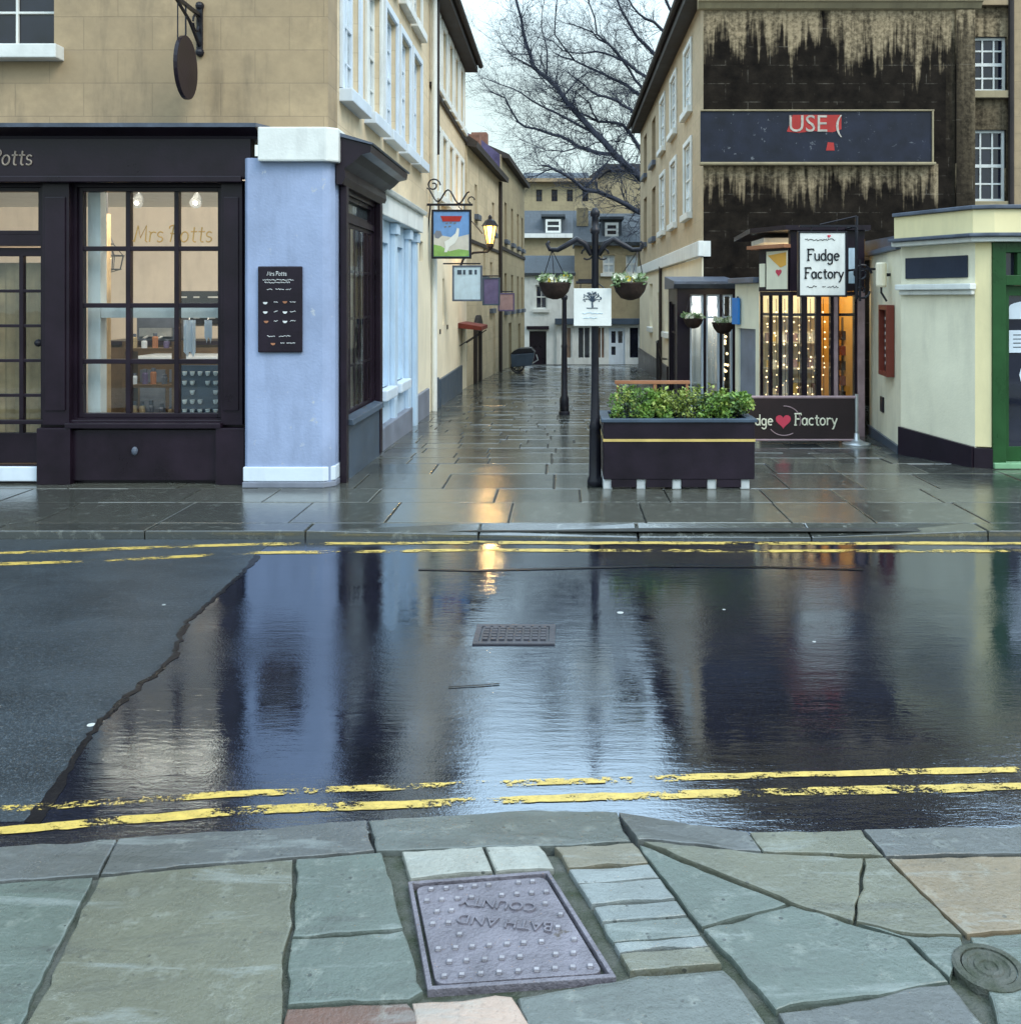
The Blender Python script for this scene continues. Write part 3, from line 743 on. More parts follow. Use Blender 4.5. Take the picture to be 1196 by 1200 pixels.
# drain cover in the road
q = [gp(x, y, RZ) for x, y in ((553, 756), (650, 754), (640, 733), (560, 732))]
x0, x1, y0, y1 = q[0][0], q[1][0], q[0][1], q[2][1]
t = thing('drain_cover', 'small rectangular iron drain cover in the middle of the wet road', 'drain cover', ((x0 + x1) / 2, (y0 + y1) / 2, RZ))
mb = MB(); mb.box(x0, x1, y0, y0 + .03, RZ - .02, RZ + .008); mb.box(x0, x1, y1 - .03, y1, RZ - .02, RZ + .008); mb.box(x0, x0 + .03, y0 + .03, y1 - .03, RZ - .02, RZ + .008); mb.box(x1 - .03, x1, y0 + .03, y1 - .03, RZ - .02, RZ + .008)
mb.build('frame', M['irondark'], t, 0.003)
mb = MB(); mb.box(x0 + .034, x1 - .034, y0 + .034, y1 - .034, RZ - .02, RZ + .0055)
for i in range(8):
    for j in range(5):
        xx, yy = x0 + .06 + (x1 - x0 - .12) * i / 7, y0 + .06 + (y1 - y0 - .12) * j / 4
        mb.box(xx - .014, xx + .014, yy - .014, yy + .014, RZ + .006, RZ + .014)
mb.build('lid', M['irondark'], t, 0.002)

# ------------------------------------------------------------------ left corner building with the cafe
FY = 8.5
B = thing('corner_building', 'tan stone corner building with plum coloured cafe front and pale blue pier', 'building', (-6, 11.5, 0))
ff, _ = frame(0, FY, 1, FY)          # u = world x, v toward camera
s_ = 8.42 / F
def X(px): return (px - HX) * s_
def Z(py): return CH + (HY - py) * s_
wx0, wx1 = X(-52), X(58); ow = [(wx0, wx1, 3.93, 5.35), (wx0 - 2.6, wx1 - 2.6, 3.93, 5.35), (wx0 - 5.2, wx1 - 5.2, 3.93, 5.35)]
MB(ff).wall(-13, -2.13, 3.1, 6.8, ow, .35).build('wall', M['tan'], B)
for o_ in ow: window(B, ff, *o_, rows=4, cols=2, recess=.14, pm='darkpane', sproj=.14)
fs, _ = frame(-2.13, 0, -2.13, 1)    # u = world y, v toward +x
o1 = [(cc - .36, cc + .36, 3.66, 5.12) for cc in (9.38, 10.5, 11.55, 12.6, 13.6)]
o2 = [(cc - .36, cc + .36, 5.6, 6.45) for cc in (9.38, 10.5, 11.55, 12.6, 13.6)]
MB(fs).wall(8.852, 14.9, 2.8, 6.8, o1 + o2, .35).build('wall', M['warm'], B)
for i, o_ in enumerate(o1): window(B, fs, *o_, rows=4, cols=3, recess=.05, pm='palepane', fm='whiteb' if i != 1 else 'white', sill='whiteb', surround=True, sproj=.13)
for o_ in o2: window(B, fs, *o_, rows=2, cols=3, recess=.05, pm='palepane', surround=True)
MB(ff).box(-13, -2.128, -.05, .03, 3.08, 3.14).build('string_course', M['lead'], B)
# roof and eaves
MB(fs).prism_u([(-.35, 6.8), (.28, 6.72), (.30, 6.86), (-3.2, 9.0), (-6.0, 7.0), (-6.0, 6.8)], 8.0, 20.4).build('roof', M['darkroof'], B)
MB(fs).box(8.0, 20.4, .0, .27, 6.56, 6.70).build('eaves', M['eave'], B, .02)
MB(fs).tube([(8.0, .33, 6.72), (20.45, .33, 6.72)], .06, 8).build('gutter', M['eave'], B)
MB(ff).prism_u([(.25, 6.74), (.27, 6.86), (-4, 8.9), (-4, 6.8), (-.3, 6.8)], -13, -2.3).build('roof', M['darkroof'], B)
MB(ff).box(-2.6, -2.16, .002, .03, 4.86, 4.875)
# ---- cafe shopfront (front)
sfY = 8.42; sf, _ = frame(0, sfY, 1, sfY)
wl, wr, wt, wb = X(90), X(259), Z(219), Z(490)
dl, dr = X(-58), X(48)
ops = [(wl, wr, wb, wt), (dl, dr, 0.16, Z(288)), (dl, dr, Z(275), Z(219)), (-9.3, -6.1, wb, wt)]
MB(sf).wall(-10.2, X(300), .0, Z(212), ops, .12).build('shopfront', M['plum'], B)
MB(sf).box(-10.2, X(300), .02, .14, Z(211), Z(160)).build('fascia', M['plum'], B, .01)
cor = MB(sf); cor.prism_u([(.14, Z(166)), (.16, Z(163)), (.22, Z(160)), (.30, Z(156)), (.30, Z(152)), (0, Z(149)), (-.08, Z(149)), (-.08, Z(166))], -10.2, X(312)); cor.build('cornice', M['plum'], B)
MB(sf).prism_u([(.305, Z(156)), (.31, Z(151.5)), (-.08, Z(146)), (-.08, Z(148.5))], -10.2, X(313)).build('cornice_flashing', M['lead'], B)
mb = MB(sf); mb.box(-10.2, X(290), .12, .17, Z(216), Z(209)); mb.box(-10.2, X(287), .002, .045, wb - .05, wb - .01)
mb.build('moulding', M['plum'], B, .008)
for a, b in ((55, 86), (262, 287), (-100, -62)):
    p = MB(sf); p.box(X(a), X(b), .003, .07, Z(497), Z(213)); p.box(X(a) + .03, X(b) - .03, .07, .085, Z(480), Z(232)); p.box(X(a - 4), X(b + 4), .003, .11, .0, Z(500))
    p.build('pilaster', M['plum'], B, .006)
p = MB(sf); p.box(X(88), X(260), .002, .06, .03, Z(503)); p.box(X(84), X(264), .001, .12, Z(500), Z(494)); p.build('stall_riser', M['plum'], B, .008)
MB(sf).ball((X(162), .065, Z(527)), .028, 10, 1.4).build('vent_knob', M['lead'], B)
f = MB(sf)
def bars(mb, u0, u1, w0, w1, us, ws, bw=.035, v0=-.10, v1=-.03, fw=.04):
    mb.box(u0, u0 + fw, v0, v1, w0, w1); mb.box(u1 - fw, u1, v0, v1, w0, w1); mb.box(u0 + fw, u1 - fw, v0, v1, w0, w0 + fw); mb.box(u0 + fw, u1 - fw, v0, v1, w1 - fw, w1)
    for x in us: mb.box(x - bw / 2, x + bw / 2, v0 + .005, v1 - .004, w0 + fw, w1 - fw)
    for z in ws: mb.box(u0 + fw, u1 - fw, v0 + .01, v1 - .008, z - bw / 2, z + bw / 2)
bars(f, wl, wr, wb, wt, [X(148), X(205)], [Z(291), Z(358), Z(424)], .042)
W = f.build('window', M['plum'], B, .005)
MB(sf).box(wl + .01, wr - .01, -.075, -.069, wb + .01, wt - .01).build('pane', M['glass'], W)
lt = MB(sf); stroke_text(lt, 'Mrs Potts', X(153), Z(283), .092, .0065, -.066, .12)
lt.build('lettering', M['goldtext'], W)
f = MB(sf); bars(f, -9.3, -6.1, wb, wt, [-8.77, -8.23, -7.7, -7.17, -6.63], [Z(291), Z(358), Z(424)])
W = f.build('window', M['plum'], B, .005); MB(sf).box(-9.29, -6.11, -.075, -.069, wb + .01, wt - .01).build('pane', M['glass'], W)
f = MB(sf); bars(f, dl, dr, Z(275), Z(219), [], []); W = f.build('transom_window', M['plum'], B, .005)
MB(sf).box(dl + .01, dr - .01, -.075, -.069, Z(274), Z(220)).build('pane', M['palepane'] if 0 else M['glass'], W)
f = MB(sf); dz0, dz1 = .17, Z(290)
pz = [Z(300), Z(341), Z(382), Z(423), Z(464), Z(508)]
f.wall(dl + .005, dr - .005, dz0, dz1, [(X(a), X(b), pz[5], pz[0]) for a, b in ((-44, -13), (-7, 19.5), (24.5, 47))][:2] + [(X(24.5), X(46), pz[5], pz[0])], .05, -.04)
for z in pz[1:5]: f.box(dl + .08, dr - .02, -.085, -.045, z - .014, z + .014)
Dd = f.build('door', M['plum'], B, .004)
MB(sf).box(dl + .06, dr - .015, -.07, -.064, pz[5] - .01, pz[0] + .01).build('pane', M['glass'], Dd)
MB(sf).ball((X(44), -.02, Z(402)), .035, 10).build('door_knob', M['black'], Dd)
MB(sf).box(dl, dr + .0, .003, .05, .02, .15).build('door_step', M['whiteb'], B, .01)
mb = MB(sf); stroke_text(mb, 'Mrs Potts', X(-37), Z(196), .085, .008, .145, .15); mb.build('lettering', M['paletext'], B)
# ---- pale blue pier
p = MB(); py0 = 8.2
xa, xb = PX(286, py0), PX(390, py0)
p.prism_w([(xa, 8.42), (xa, py0 + .03), (xa + .03, py0), (xb - .09, py0), (xb - .03, py0 + .02), (xb, py0 + .08), (xb, 8.5), (-2.3, 8.5)], .0, PZ(185, py0))
p.build('pier', M['blue'], B, .004)
MB().prism_w([(xa + .14, 8.46), (xa + .14, py0 - .07), (xb - .04, py0 - .07), (xb + .05, py0), (xb + .05, 8.46)], PZ(190, py0), PZ(150, py0)).build('capital', M['white'], B, .015)
MB().prism_w([(xa - .01, 8.41), (xa - .01, py0 - .02), (xb - .08, py0 - .025), (xb + .015, py0 + .06), (xb + .015, 8.46)], .0, .05).build('pier_base', M['greyplinth'], B, .008)
MB().prism_w([(xa - .005, 8.41), (xa - .005, py0 - .012), (xb - .08, py0 - .017), (xb + .01, py0 + .06), (xb + .01, 8.46)], .055, .18).build('pier_base', M['whiteb'], B, .008)
# ---- cafe side window on the alley
ss, _ = frame(-2.0, 0, -2.0, 1)
sl, sr, sb, stp = 8.52, 9.95, .56, 2.36
MB(ss).wall(8.46, 10.05, -.05, 2.98, [(sl, sr, sb, stp), (sl, sr, 2.42, 2.62)], .12).build('shopfront', M['plum'], B)
f = MB(ss); bars(f, sl, sr, sb, stp, [sl + (sr - sl) * i / 7 for i in range(1, 7)], [sb + (stp - sb) * i / 4 for i in (1, 2, 3)], .026, v0=-.05, v1=-.022)
W = f.build('window', M['plum'], B, .004); MB(ss).box(sl + .01, sr - .01, -.035, -.029, sb, stp).build('pane', M['glass'], W)
f = MB(ss); bars(f, sl, sr, 2.42, 2.62, [], []); W = f.build('transom_window', M['plum'], B); MB(ss).box(sl, sr, -.075, -.069, 2.42, 2.62).build('pane', M['greypane'], W)
mb = MB(ss); mb.prism_u([(0, 2.66), (.05, 2.66), (.08, 2.72), (.07, 2.80), (.16, 2.86), (.22, 2.92), (.30, 2.94), (.31, 3.0), (0, 3.08)], 8.27, 10.2); mb.build('cornice', M['plum'], B)
MB(ss).prism_u([(0, 3.085), (.32, 3.005), (.33, 3.02), (0, 3.12)], 8.25, 10.22).build('cornice_flashing', M['lead'], B)
for a, b in ((8.40, 8.50), (9.97, 10.09)):
    MB(ss).box(a, b, .003, .06, .0, 2.66).build('pilaster', M['plum'], B, .006)
p = MB(ss); p.box(8.51, 9.96, .002, .05, -.03, .5); p.prism_u([(0, .5), (.10, .5), (.09, .55), (0, .57)], 8.51, 9.96); p.build('stall_riser', M['slateblue'], B, .006)
# ---- ice blue ground floor beyond
bs, _ = frame(-2.07, 0, -2.07, 1)
MB(bs).wall(10.1, 12.98, -.3, 2.58, [(10.55, 11.1, .62, 2.3), (11.5, 12.1, .62, 2.3), (12.45, 12.8, -.3, 2.2)], .1).build('wall', M['blue2'], B)
for a, b in ((10.55, 11.1), (11.5, 12.1)):
    mb = MB(bs); mb.box(a, b, -.09, -.05, .62, 2.3); mb.box(a + .2, a + .26, -.05, -.01, .62, 2.3)
    mb.build('blind_window', M['blue2'], B); MB(bs).box(a - .08, b + .05, -.04, .11, .5, .62).build('sill', M['whiteb'], B, .015)
MB(bs).box(12.45, 12.8, -.08, -.03, -.3, 2.2).build('door', M['signblue'], B)
for a in (10.12, 11.22, 12.22, 12.82): 
    mb = MB(bs); mb.box(a, a + .17, .002, .06, -.3, 2.42); mb.box(a - .03, a + .2, .002, .09, 2.42, 2.55); mb.build('pilaster', M['blue2'], B, .008)
mb = MB(bs); mb.box(10.1, 13.0, .002, .13, 2.56, 2.80); mb.prism_u([(.0, 2.8), (.17, 2.8), (.19, 2.85), (0, 2.9)], 10.1, 13.02); mb.build('band', M['white'], B, .01)
MB(bs).box(10.1, 12.4, .003, .085, -.3, .22).build('plinth', M['greyplinth'], B, .015)
cs, _ = frame(-2.10, 0, -2.10, 1)
MB(cs).wall(13.02, 14.9, -.4, 2.9, [(13.7, 14.05, 2.2, 2.5)], .1).build('wall', M['cream'], B)
MB(cs).box(13.7, 14.05, -.09, -.05, 2.2, 2.5).build('vent', M['black'], B)
MB(cs).box(13.05, 14.4, .003, .05, -.4, .28).build('plinth', M['greyplinth'], B, .015)
# ---- cafe interior
mb = MB(); mb.box(-10.1, -2.35, 12.4, 12.5, 0, 3.0); mb.box(-10.1, -10.0, 8.6, 12.4, 0, 3.0); mb.box(-2.4, -2.3, 10.1, 12.4, 0, 3.0); mb.build('interior_wall', M['wallin'], B)
MB().box(-10.1, -2.14, 8.56, 12.4, 2.86, 2.95).build('interior_ceiling', M['white'], B)
MB().box(-10.1, -2.14, 8.56, 12.4, -.05, 0.05).build('interior_floor', M['woodin'], B)
MB().box(X(90), X(105), 8.62, 8.74, .05, 2.86).build('reflection_post', M['white'], B)  # white post added in place of a pale strip reflected in the glass
mb = MB(); mb.box(X(106), X(262), 8.62, 8.72, Z(373), Z(359)); mb.build('reflection_rail', M['white'], B)  # white rail added for the level band of the same reflection

# things in the cafe window
def inX(px, D): return PX(px, D)
D = 9.6
t = thing('pendant_lamp', 'wire cage pendant lamp with small glowing bulb inside the cafe window', 'lamp', (inX(126, D), D, PZ(312, D)))
mb = MB(); cx = inX(126, D); zt = PZ(272, D)
mb.tube([(cx, D, 2.86), (cx, D, zt)], .006); mb.build('cord', M['black'], t)
mb = MB()
for k in range(8):
    a = k * math.pi / 4; ca, sa = math.cos(a), math.sin(a)
    mb.tube([(cx + .02 * ca, D + .02 * sa, zt), (cx + .06 * ca, D + .06 * sa, zt - .12), (cx + .16 * ca, D + .16 * sa, zt - .24), (cx + .13 * ca, D + .13 * sa, zt - .38), (cx, D, zt - .42)], .005, 4)
for rr_, zz in ((.16, zt - .24), (.06, zt - .12), (.13, zt - .38)):
    mb.tube([(cx + rr_ * math.cos(a * math.pi / 8), D + rr_ * math.sin(a * math.pi / 8), zz) for a in range(17)], .005, 4)
mb.build('cage', M['black'], t)
MB().ball((cx, D, zt - .27), .035, 10, 1.3).build('bulb', M['bulb'], t)
for i, px in enumerate((163, 231)):
    D = 9.8; x = inX(px, D); z = PZ(234, D)
    t = thing('ceiling_spotlight', ('left' if i == 0 else 'right') + ' small chrome spotlight under the cafe ceiling', 'spotlight', (x, D, z), 'cafe ceiling spotlights')
    mb = MB(); mb.tube([(x, D, 2.86), (x, D, z + .03)], .012); mb.build('stem', M['steel'], t)
    mb = MB(); mb.tube([(x, D, z + .05), (x + .02, D - .05, z), (x + .03, D - .12, z - .05)], [.03, .05, .06], 10); mb.build('head', M['steel'], t)
    MB().ball((x + .03, D - .118, z - .046), .026, 8).build('bulb', M['spot'], t)
D = 10.6
mb = MB(); x0, x1 = inX(160, D), inX(300, D)
t = thing('cafe_counter', 'dark wood cafe counter with pale top behind the window', 'counter', ((x0 + x1) / 2, D + .3, .05))
mb.box(x0, x1, D, D + .6, .05, .95); mb.build('body', M['woodin'], t); MB().box(x0 - .03, x1, D - .04, D + .62, .952, 1.0).build('top', M['whiteb'], t, .008)
mb = MB(); 
for i in range(4): mb.box(x0 + .05 + i * .33, x0 + .33 + i * .33, D - .02, D - .001, .15, .85)
mb.build('panel', M['lead'], t)
D = 11.2
t = thing('coffee_machine', 'grey coffee machine on the cafe back counter', 'coffee machine', (inX(190, D), D, 1.2))
mb = MB(); mb.box(inX(160, D), inX(207, D), D, D + .4, 1.15, 1.45); mb.box(inX(158, D), inX(209, D), D - .05, D + .42, 1.45, 1.52); mb.build('body', M['lead'], t, .02)
mb = MB(); mb.box(inX(165, D), inX(203, D), D - .04, D - .002, 1.2, 1.3); mb.tube([(inX(175, D), D - .05, 1.2), (inX(175, D), D - .16, 1.18)], .015); mb.tube([(inX(192, D), D - .05, 1.2), (inX(192, D), D - .16, 1.18)], .015); mb.build('group_head', M['steel'], t)
t = thing('back_counter', 'dark back counter along the cafe rear wall', 'counter', (inX(180, 11.4), 11.4, .05))
mb = MB(); mb.box(inX(120, 11.2), inX(300, 11.2), 11.16, 11.8, .05, 1.1); mb.build('body', M['woodin'], t); MB().box(inX(118, 11.2), inX(302, 11.2), 11.12, 11.8, 1.102, 1.148).build('top', M['plum'], t)
D = 12.3
t = thing('menu_board', 'dark menu board high on the cafe back wall', 'menu board', (inX(240, D), D, 1.4))
MB().box(inX(205, D), inX(262, D), D + .03, D + .08, 1.32, 1.75).build('board', M['black'], t)
mb = MB()
for i in range(4):
    for j in range(3): mb.box(inX(209 + j * 17, D), inX(209 + j * 17 + rnd.uniform(6, 13), D), D + .022, D + .029, 1.66 - i * .09, 1.68 - i * .09)
mb.build('chalk_writing', M['chalk'], t)
D = 9.0
t = thing('cup_display_board', 'dark board hung with rows of small white cups low in the cafe window', 'display board', (inX(235, D), D, .6))
MB().box(inX(211, D), inX(262, D), D, D + .03, PZ(488, D), PZ(428, D)).build('board', M['slateblue'], t)
for i in range(5):
    for j in range(5):
        if rnd.random() < .15: continue
        xx = inX(218 + j * 9, D); zz = PZ(484 - i * 11, D)
        MB().lathe([(.012, zz), (.02, zz + .015), (.024, zz + .04), (.02, zz + .04)], xx, D - .03, 8).build('cup', M['white'], t)
for px, w, py0, py1, ds in ((222, 14, 375, 412, 'wide white tea towel hanging from the added cafe window rail'), (244, 9, 375, 395, 'narrow short white cloth hanging from the added cafe window rail')):
    t = thing('tea_towel', ds, 'cloth', (inX(px, 9.2), 9.2, 1.2), 'cloths on the cafe rail')
    mb = MB(); x = inX(px, 9.2); pts = []
    for k in range(7): pts.append((x - w * .004 + k * w * .0014, 9.2 + .02 * math.sin(k * 2.1)))
    P = [(a, b, PZ(py0, 9.2)) for a, b in pts] + [(a, b, PZ(py1 + (i % 3) * 4, 9.2)) for i, (a, b) in enumerate(pts)]
    mb.add(P, [(i, i + 1, 8 + i, 7 + i) for i in range(6)])
    mb.build('cloth', M['whiteb'], t); MB().tube([(x, 9.22, PZ(py0 - 3, 9.2)), (x, 9.19, PZ(py0, 9.2))], .006, 5).build('hook', M['steel'], t)
t = thing('shelf_unit', 'low shelves with jars and tins inside the cafe window', 'shelves', (inX(180, 9.9), 9.9, .05))
mb = MB(); xa_, xb_ = inX(152, 9.9), inX(206, 9.9)
for z in (.35, .72, 1.1): mb.box(xa_, xb_, 9.8, 10.1, z, z + .03)
mb.box(xa_ - .03, xa_, 9.8, 10.1, .05, 1.2); mb.box(xb_, xb_ + .03, 9.8, 10.1, .05, 1.2); mb.build('frame', M['woodin'], t)
for z in (.38, .75, 1.13):
    x = xa_ + .05
    while x < xb_ - .04:
        h = rnd.uniform(.08, .2); mc_ = rnd.choice(('terra', 'whiteb', 'olive', 'lead', 'mauve')); jn = {'terra': 'terracotta', 'whiteb': 'white', 'olive': 'sand coloured', 'lead': 'grey', 'mauve': 'purple'}[mc_]; sn = {.38: 'bottom', .75: 'middle', 1.13: 'top'}[z]
        jo = thing('jar', jn + ' jar on the ' + sn + ' shelf behind the cafe window', 'jar', (x, 9.9, z), jn + ' jars on the ' + sn + ' cafe shelf')
        MB().lathe([(.03, z), (.032, z + h * .7), (.02, z + h * .78)], x, 9.9, 8).build('body', M[mc_], jo); MB().lathe([(.021, z + h * .785), (.023, z + h * .8), (.023, z + h), (.01, z + h)], x, 9.9, 8).build('lid', M['lead'], jo); x += rnd.uniform(.075, .12)
t = thing('folding_screen', 'narrow dark brown curtain at left behind the cafe window', 'curtain', (inX(118, 9.4), 9.4, .05))
mb = MB()
xs_ = [inX(106, 9.4) + k * .022 for k in range(10)]
P = [(x, 9.4 + .025 * math.sin(k * 1.6), .06) for k, x in enumerate(xs_)] + [(x, 9.4 + .02 * math.sin(k * 1.6 + .3), 2.5) for k, x in enumerate(xs_)]
mb.add(P, [(i, i + 1, 11 + i, 10 + i) for i in range(9)]); mb.build('cloth', M['curtain'], t)
tag(t, 'narrow brown curtain hanging at left behind the cafe window', 'curtain'); t.name = 'cafe_curtain'
t = thing('door_blind', 'brown striped blind behind the glazed cafe door', 'blind', (inX(20, 8.62), 8.62, .2))
mb = MB(); P = []; nk = 26
for zz in (.3, 1.98):
    for k in range(nk): P.append((dl + .02 + (dr - dl - .04) * k / (nk - 1), 8.63 + .012 * math.sin(k * 1.9), zz))
mb.add(P, [(i, i + 1, nk + i + 1, nk + i) for i in range(nk - 1)]); mb.build('cloth', M['curtain'], t)

def lamp(name, loc, power, col, rad=.12):
    L = bpy.data.lights.new(name, 'POINT'); L.energy = power; L.color = col; L.shadow_soft_size = rad
    o = bpy.data.objects.new(name, L); COL.objects.link(o); o.location = loc; return o
def unseen_strip(name, loc, d, sx, sy, power, col):
    L = bpy.data.lights.new(name, 'AREA'); L.shape = 'RECTANGLE'; L.size = sx; L.size_y = sy; L.energy = power; L.color = col
    o = bpy.data.objects.new(name, L); COL.objects.link(o); o.location = loc
    o.rotation_euler = Vector(d).to_track_quat('-Z', 'Y').to_euler(); return o
unseen_strip('cafe_unseen_strip', (-3.7, 9.0, 2.78), (0, 1, -.42), 1.6, .12, 58, (1, .85, .68))  # unseen strip light standing in for the cafe's lit lamps, turned from the road
unseen_strip('cafe_unseen_strip', (-6.6, 9.0, 2.78), (0, 1, -.42), 1.8, .12, 40, (1, .82, .62))  # second unseen strip, the same stand-in farther left

# oval hanging sign on bracket
wxp = PX(235, FY)
t = thing('oval_hanging_sign', 'dark oval board hanging from iron bracket on the tan stone wall', 'hanging sign', (wxp, FY, PZ(60, FY)))
osf, _ = frame(wxp, FY, wxp, FY - 1)   # u toward camera
mb = MB(osf); zz = PZ(18, FY)
mb.box(-.0, .03, -.025, .025, PZ(62, FY), zz + .06); mb.box(.03, .62, -.014, .014, zz - .02, zz + .01); mb.tube([(.02, 0, PZ(55, FY)), (.25, 0, zz - .12), (.58, 0, zz)], .016, 6)
mb.tube([(.1 + .07 * math.cos(a), 0, zz - .1 + .07 * math.sin(a)) for a in [k * .55 for k in range(12)]], .01, 6); mb.ball((.63, 0, zz + .03), .035, 8); mb.ball((.015, 0, zz + .08), .04, 8); mb.ball((.015, 0, PZ(62, FY)), .04, 8)
mb.build('bracket', M['black'], t)
mb = MB(osf); zc = PZ(77, 8.1)
mb.prism([(.33 + .225 * math.cos(a * math.pi / 16), zc + .275 * math.sin(a * math.pi / 16)) for a in range(32)], -.018, .018); mb.build('board', M['plum'], t, .005)
mb = MB(osf); mb.tube([(.33, 0, zc + .27), (.33, 0, zz - .02)], .008); mb.tube([(.5, 0, zc + .2), (.5, 0, zz - .02)], .006); mb.build('hook', M['black'], t)

# chalk menu board on blue pier
D = 8.17
t = thing('menu_chalkboard', 'black menu board with chalk lines fixed to the pale blue pier', 'menu board', (PX(328, D), D, PZ(362, D)))
mf, _ = frame(0, 8.2, 1, 8.2)
k_ = 8.17 / F
cxx = lambda px: (px - HX) * k_
czz = lambda py: CH + (HY - py) * k_
mb = MB(mf); mb.box(cxx(302), cxx(354), .003, .028, czz(413), czz(312)); mb.build('board', M['planter'], t, .01)
lt = MB(mf); r2 = random.Random(9)
stroke_text(lt, 'Mrs Potts', cxx(313), czz(323), .022, .0022, .03, .1)
def dash(y, segs, m=0):
    for a, b in segs:
        pts = []; x = a
        while x < b: pts.append((cxx(x), .03, czz(y) + r2.uniform(-.006, .006))); x += .9
        if len(pts) > 1: lt.tube(pts, .0024, 4)
dash(328, [(308, 344)]); dash(331, [(310, 340)]); dash(339, [(313, 320), (323, 333), (335, 342)])
for y in (354, 365, 376): dash(y, [(321, 326), (340, 347)])
dash(394, [(313, 322), (327, 341)]); dash(402, [(329, 334), (336, 346)])
lt.build('chalk_writing', M['chalk'], t)
cw, cbn = MB(mf), MB(mf)
for i, (x, y) in enumerate(((311, 354), (334, 353), (311, 365), (334, 365), (312, 376), (334, 376), (320, 402))):
    tgt = cbn if i in (1, 4, 6) else cw
    tgt.prism([(cxx(x) + .02 * math.cos(a), czz(y) + .02 * math.sin(a)) for a in [math.pi + k * math.pi / 6 for k in range(7)]], .0281, .032)
cw.build('white_cup_drawing', M['chalk'], t); cbn.build('brown_cup_drawing', M['terra'], t)

# ------------------------------------------------------------------ tavern building (left, further)
B = thing('tavern_building', 'cream and warm stone tavern building with tall white sash windows left of alley', 'building', (-4, 17.6, -.2))
cen_ = (15.75, 16.7, 17.65, 18.6, 19.55)
o1 = [(c_ - .3, c_ + .3, 3.42, 4.5) for c_ in cen_]; o2 = [(c_ - .3, c_ + .3, 5.22, 6.42) for c_ in cen_]
MB(fs).wall(14.9, 20.4, 2.95, 6.8, o1 + o2, .35).build('wall', M['warm'], B)
MB(fs).wall(14.9, 20.4, -.6, 2.95, [(16.3, 16.55, 1.2, 2.0), (19.2, 19.6, -.6, 1.1)], .35, .03).build('wall', M['cream'], B)
for o_ in o1 + o2: window(B, fs, *o_, rows=4, cols=2, recess=.04, pm='palepane', surround=True, sill='white')
MB(fs).box(16.3, 16.55, -.06, -.02, 1.2, 2.0).build('shutter', M['hedgegreen'], B)
MB(fs).box(19.2, 19.6, -.1, -.05, -.6, 1.1).build('door', M['black'], B)
MB(fs).box(14.9, 20.4, .002, .05, 5.02, 5.1).build('string_course', M['eave'], B, .01)
mb = MB(fs); mb.box(14.92, 15.6, .032, .07, -.6, .35); mb.box(15.75, 19.1, .032, .08, -.6, .30); mb.build('plinth', M['slateblue'], B, .02)
MB(fs).tube([(14.92, .08, -.3), (14.92, .08, 6.6)], .045, 8).build('drainpipe', M['white'], B)
MB(fs).tube([(15.3, .07, 4.0), (15.3, .07, 6.6)], .045, 8).build('drainpipe', M['eave'], B)
mb = MB(fs)
for u, w in ((15.1, 1.0), (15.9, 1.05), (16.9, 1.1)): mb.box(u, u + .1, .033, .045, w, w + .08)
mb.build('vent', M['eave'], B)
MB(fs).box(20.1, 20.39, -3.4, -.36, -.6, 6.8).build('wall', M['warm'], B)
# house 3 (lower) and house 4
B = thing('low_stone_house', 'low old stone house with dark tiled roof between tavern and far house', 'house', (-3, 23.5, -.3))
h3, L3 = frame(-2.1, 20.42, -1.78, 26.6)
o3 = [(1.2, 1.55, 3.6, 4.3), (2.6, 3.0, 2.2, 3.0), (4.3, 4.75, 3.4, 4.2), (3.9, 4.35, 1.4, 2.6)]
dor = (1.1, 1.75, -.9, 1.05)
MB(h3).wall(0, L3, -.9, 5.05, o3 + [dor, (4.5, 5.0, -.9, 1.3)], .3).build('wall', M['h3'], B)
for o_ in o3: window(B, h3, *o_, rows=2, cols=2, recess=.1, pm='darkpane', fm='eave', sill='lead')
MB(h3).box(dor[0], dor[1], -.16, -.1, -.9, 1.05).build('door', M['brown'], B)
mb = MB(h3); a0 = [(dor[0] - .12 + (dor[1] - dor[0] + .24) * k / 8, 1.05 + .22 * math.sin(math.pi * k / 8)) for k in range(9)]
mb.prism(a0 + [(dor[1] + .12, .9), (dor[0] - .12, .9)], .003, .1); mb.box(dor[0] - .12, dor[0], .003, .08, -.6, .9); mb.box(dor[1], dor[1] + .12, .003, .08, -.6, .9); mb.build('door_surround', M['eave'], B)
MB(h3).box(4.5, 5.0, -.16, -.1, -.9, 1.3).build('door', M['brown'], B)
MB(h3).prism_u([(-.3, 5.05), (.22, 4.93), (.24, 5.06), (-2.6, 7.0), (-3.2, 5.05)], -.05, L3 + .02).build('roof', M['darkroof'], B)
MB(h3).box(.1, .45, -.5, -.2, 5.1, 5.55).build('chimney', M['olive'], B, .01)
MB(h3).box(3.5, 3.85, -.5, -.22, 5.0, 5.85).build('chimney', M['brickred'], B, .01)
MB(h3).box(-.02, L3, .002, .03, 2.9, 2.98).build('string_course', M['eave'], B)
MB(h3).tube([(5.7, .06, -.4), (5.7, .06, 4.9)], .05, 8).build('drainpipe', M['eave'], B)
MB(h3).box(-.01, .25, -3.2, -.31, -.9, 5.0).build('wall', M['olive'], B)
B = thing('tall_stone_house', 'tall narrow stone house with mauve gable at far left end of alley', 'house', (-3, 30.3, -.5))
h4, L4 = frame(-1.78, 26.62, -1.42, 34.2)
o4 = [(u, u + .6, w, w + 1.1) for u in (1.0, 2.9, 4.8, 6.4) for w in (1.3, 3.4)]
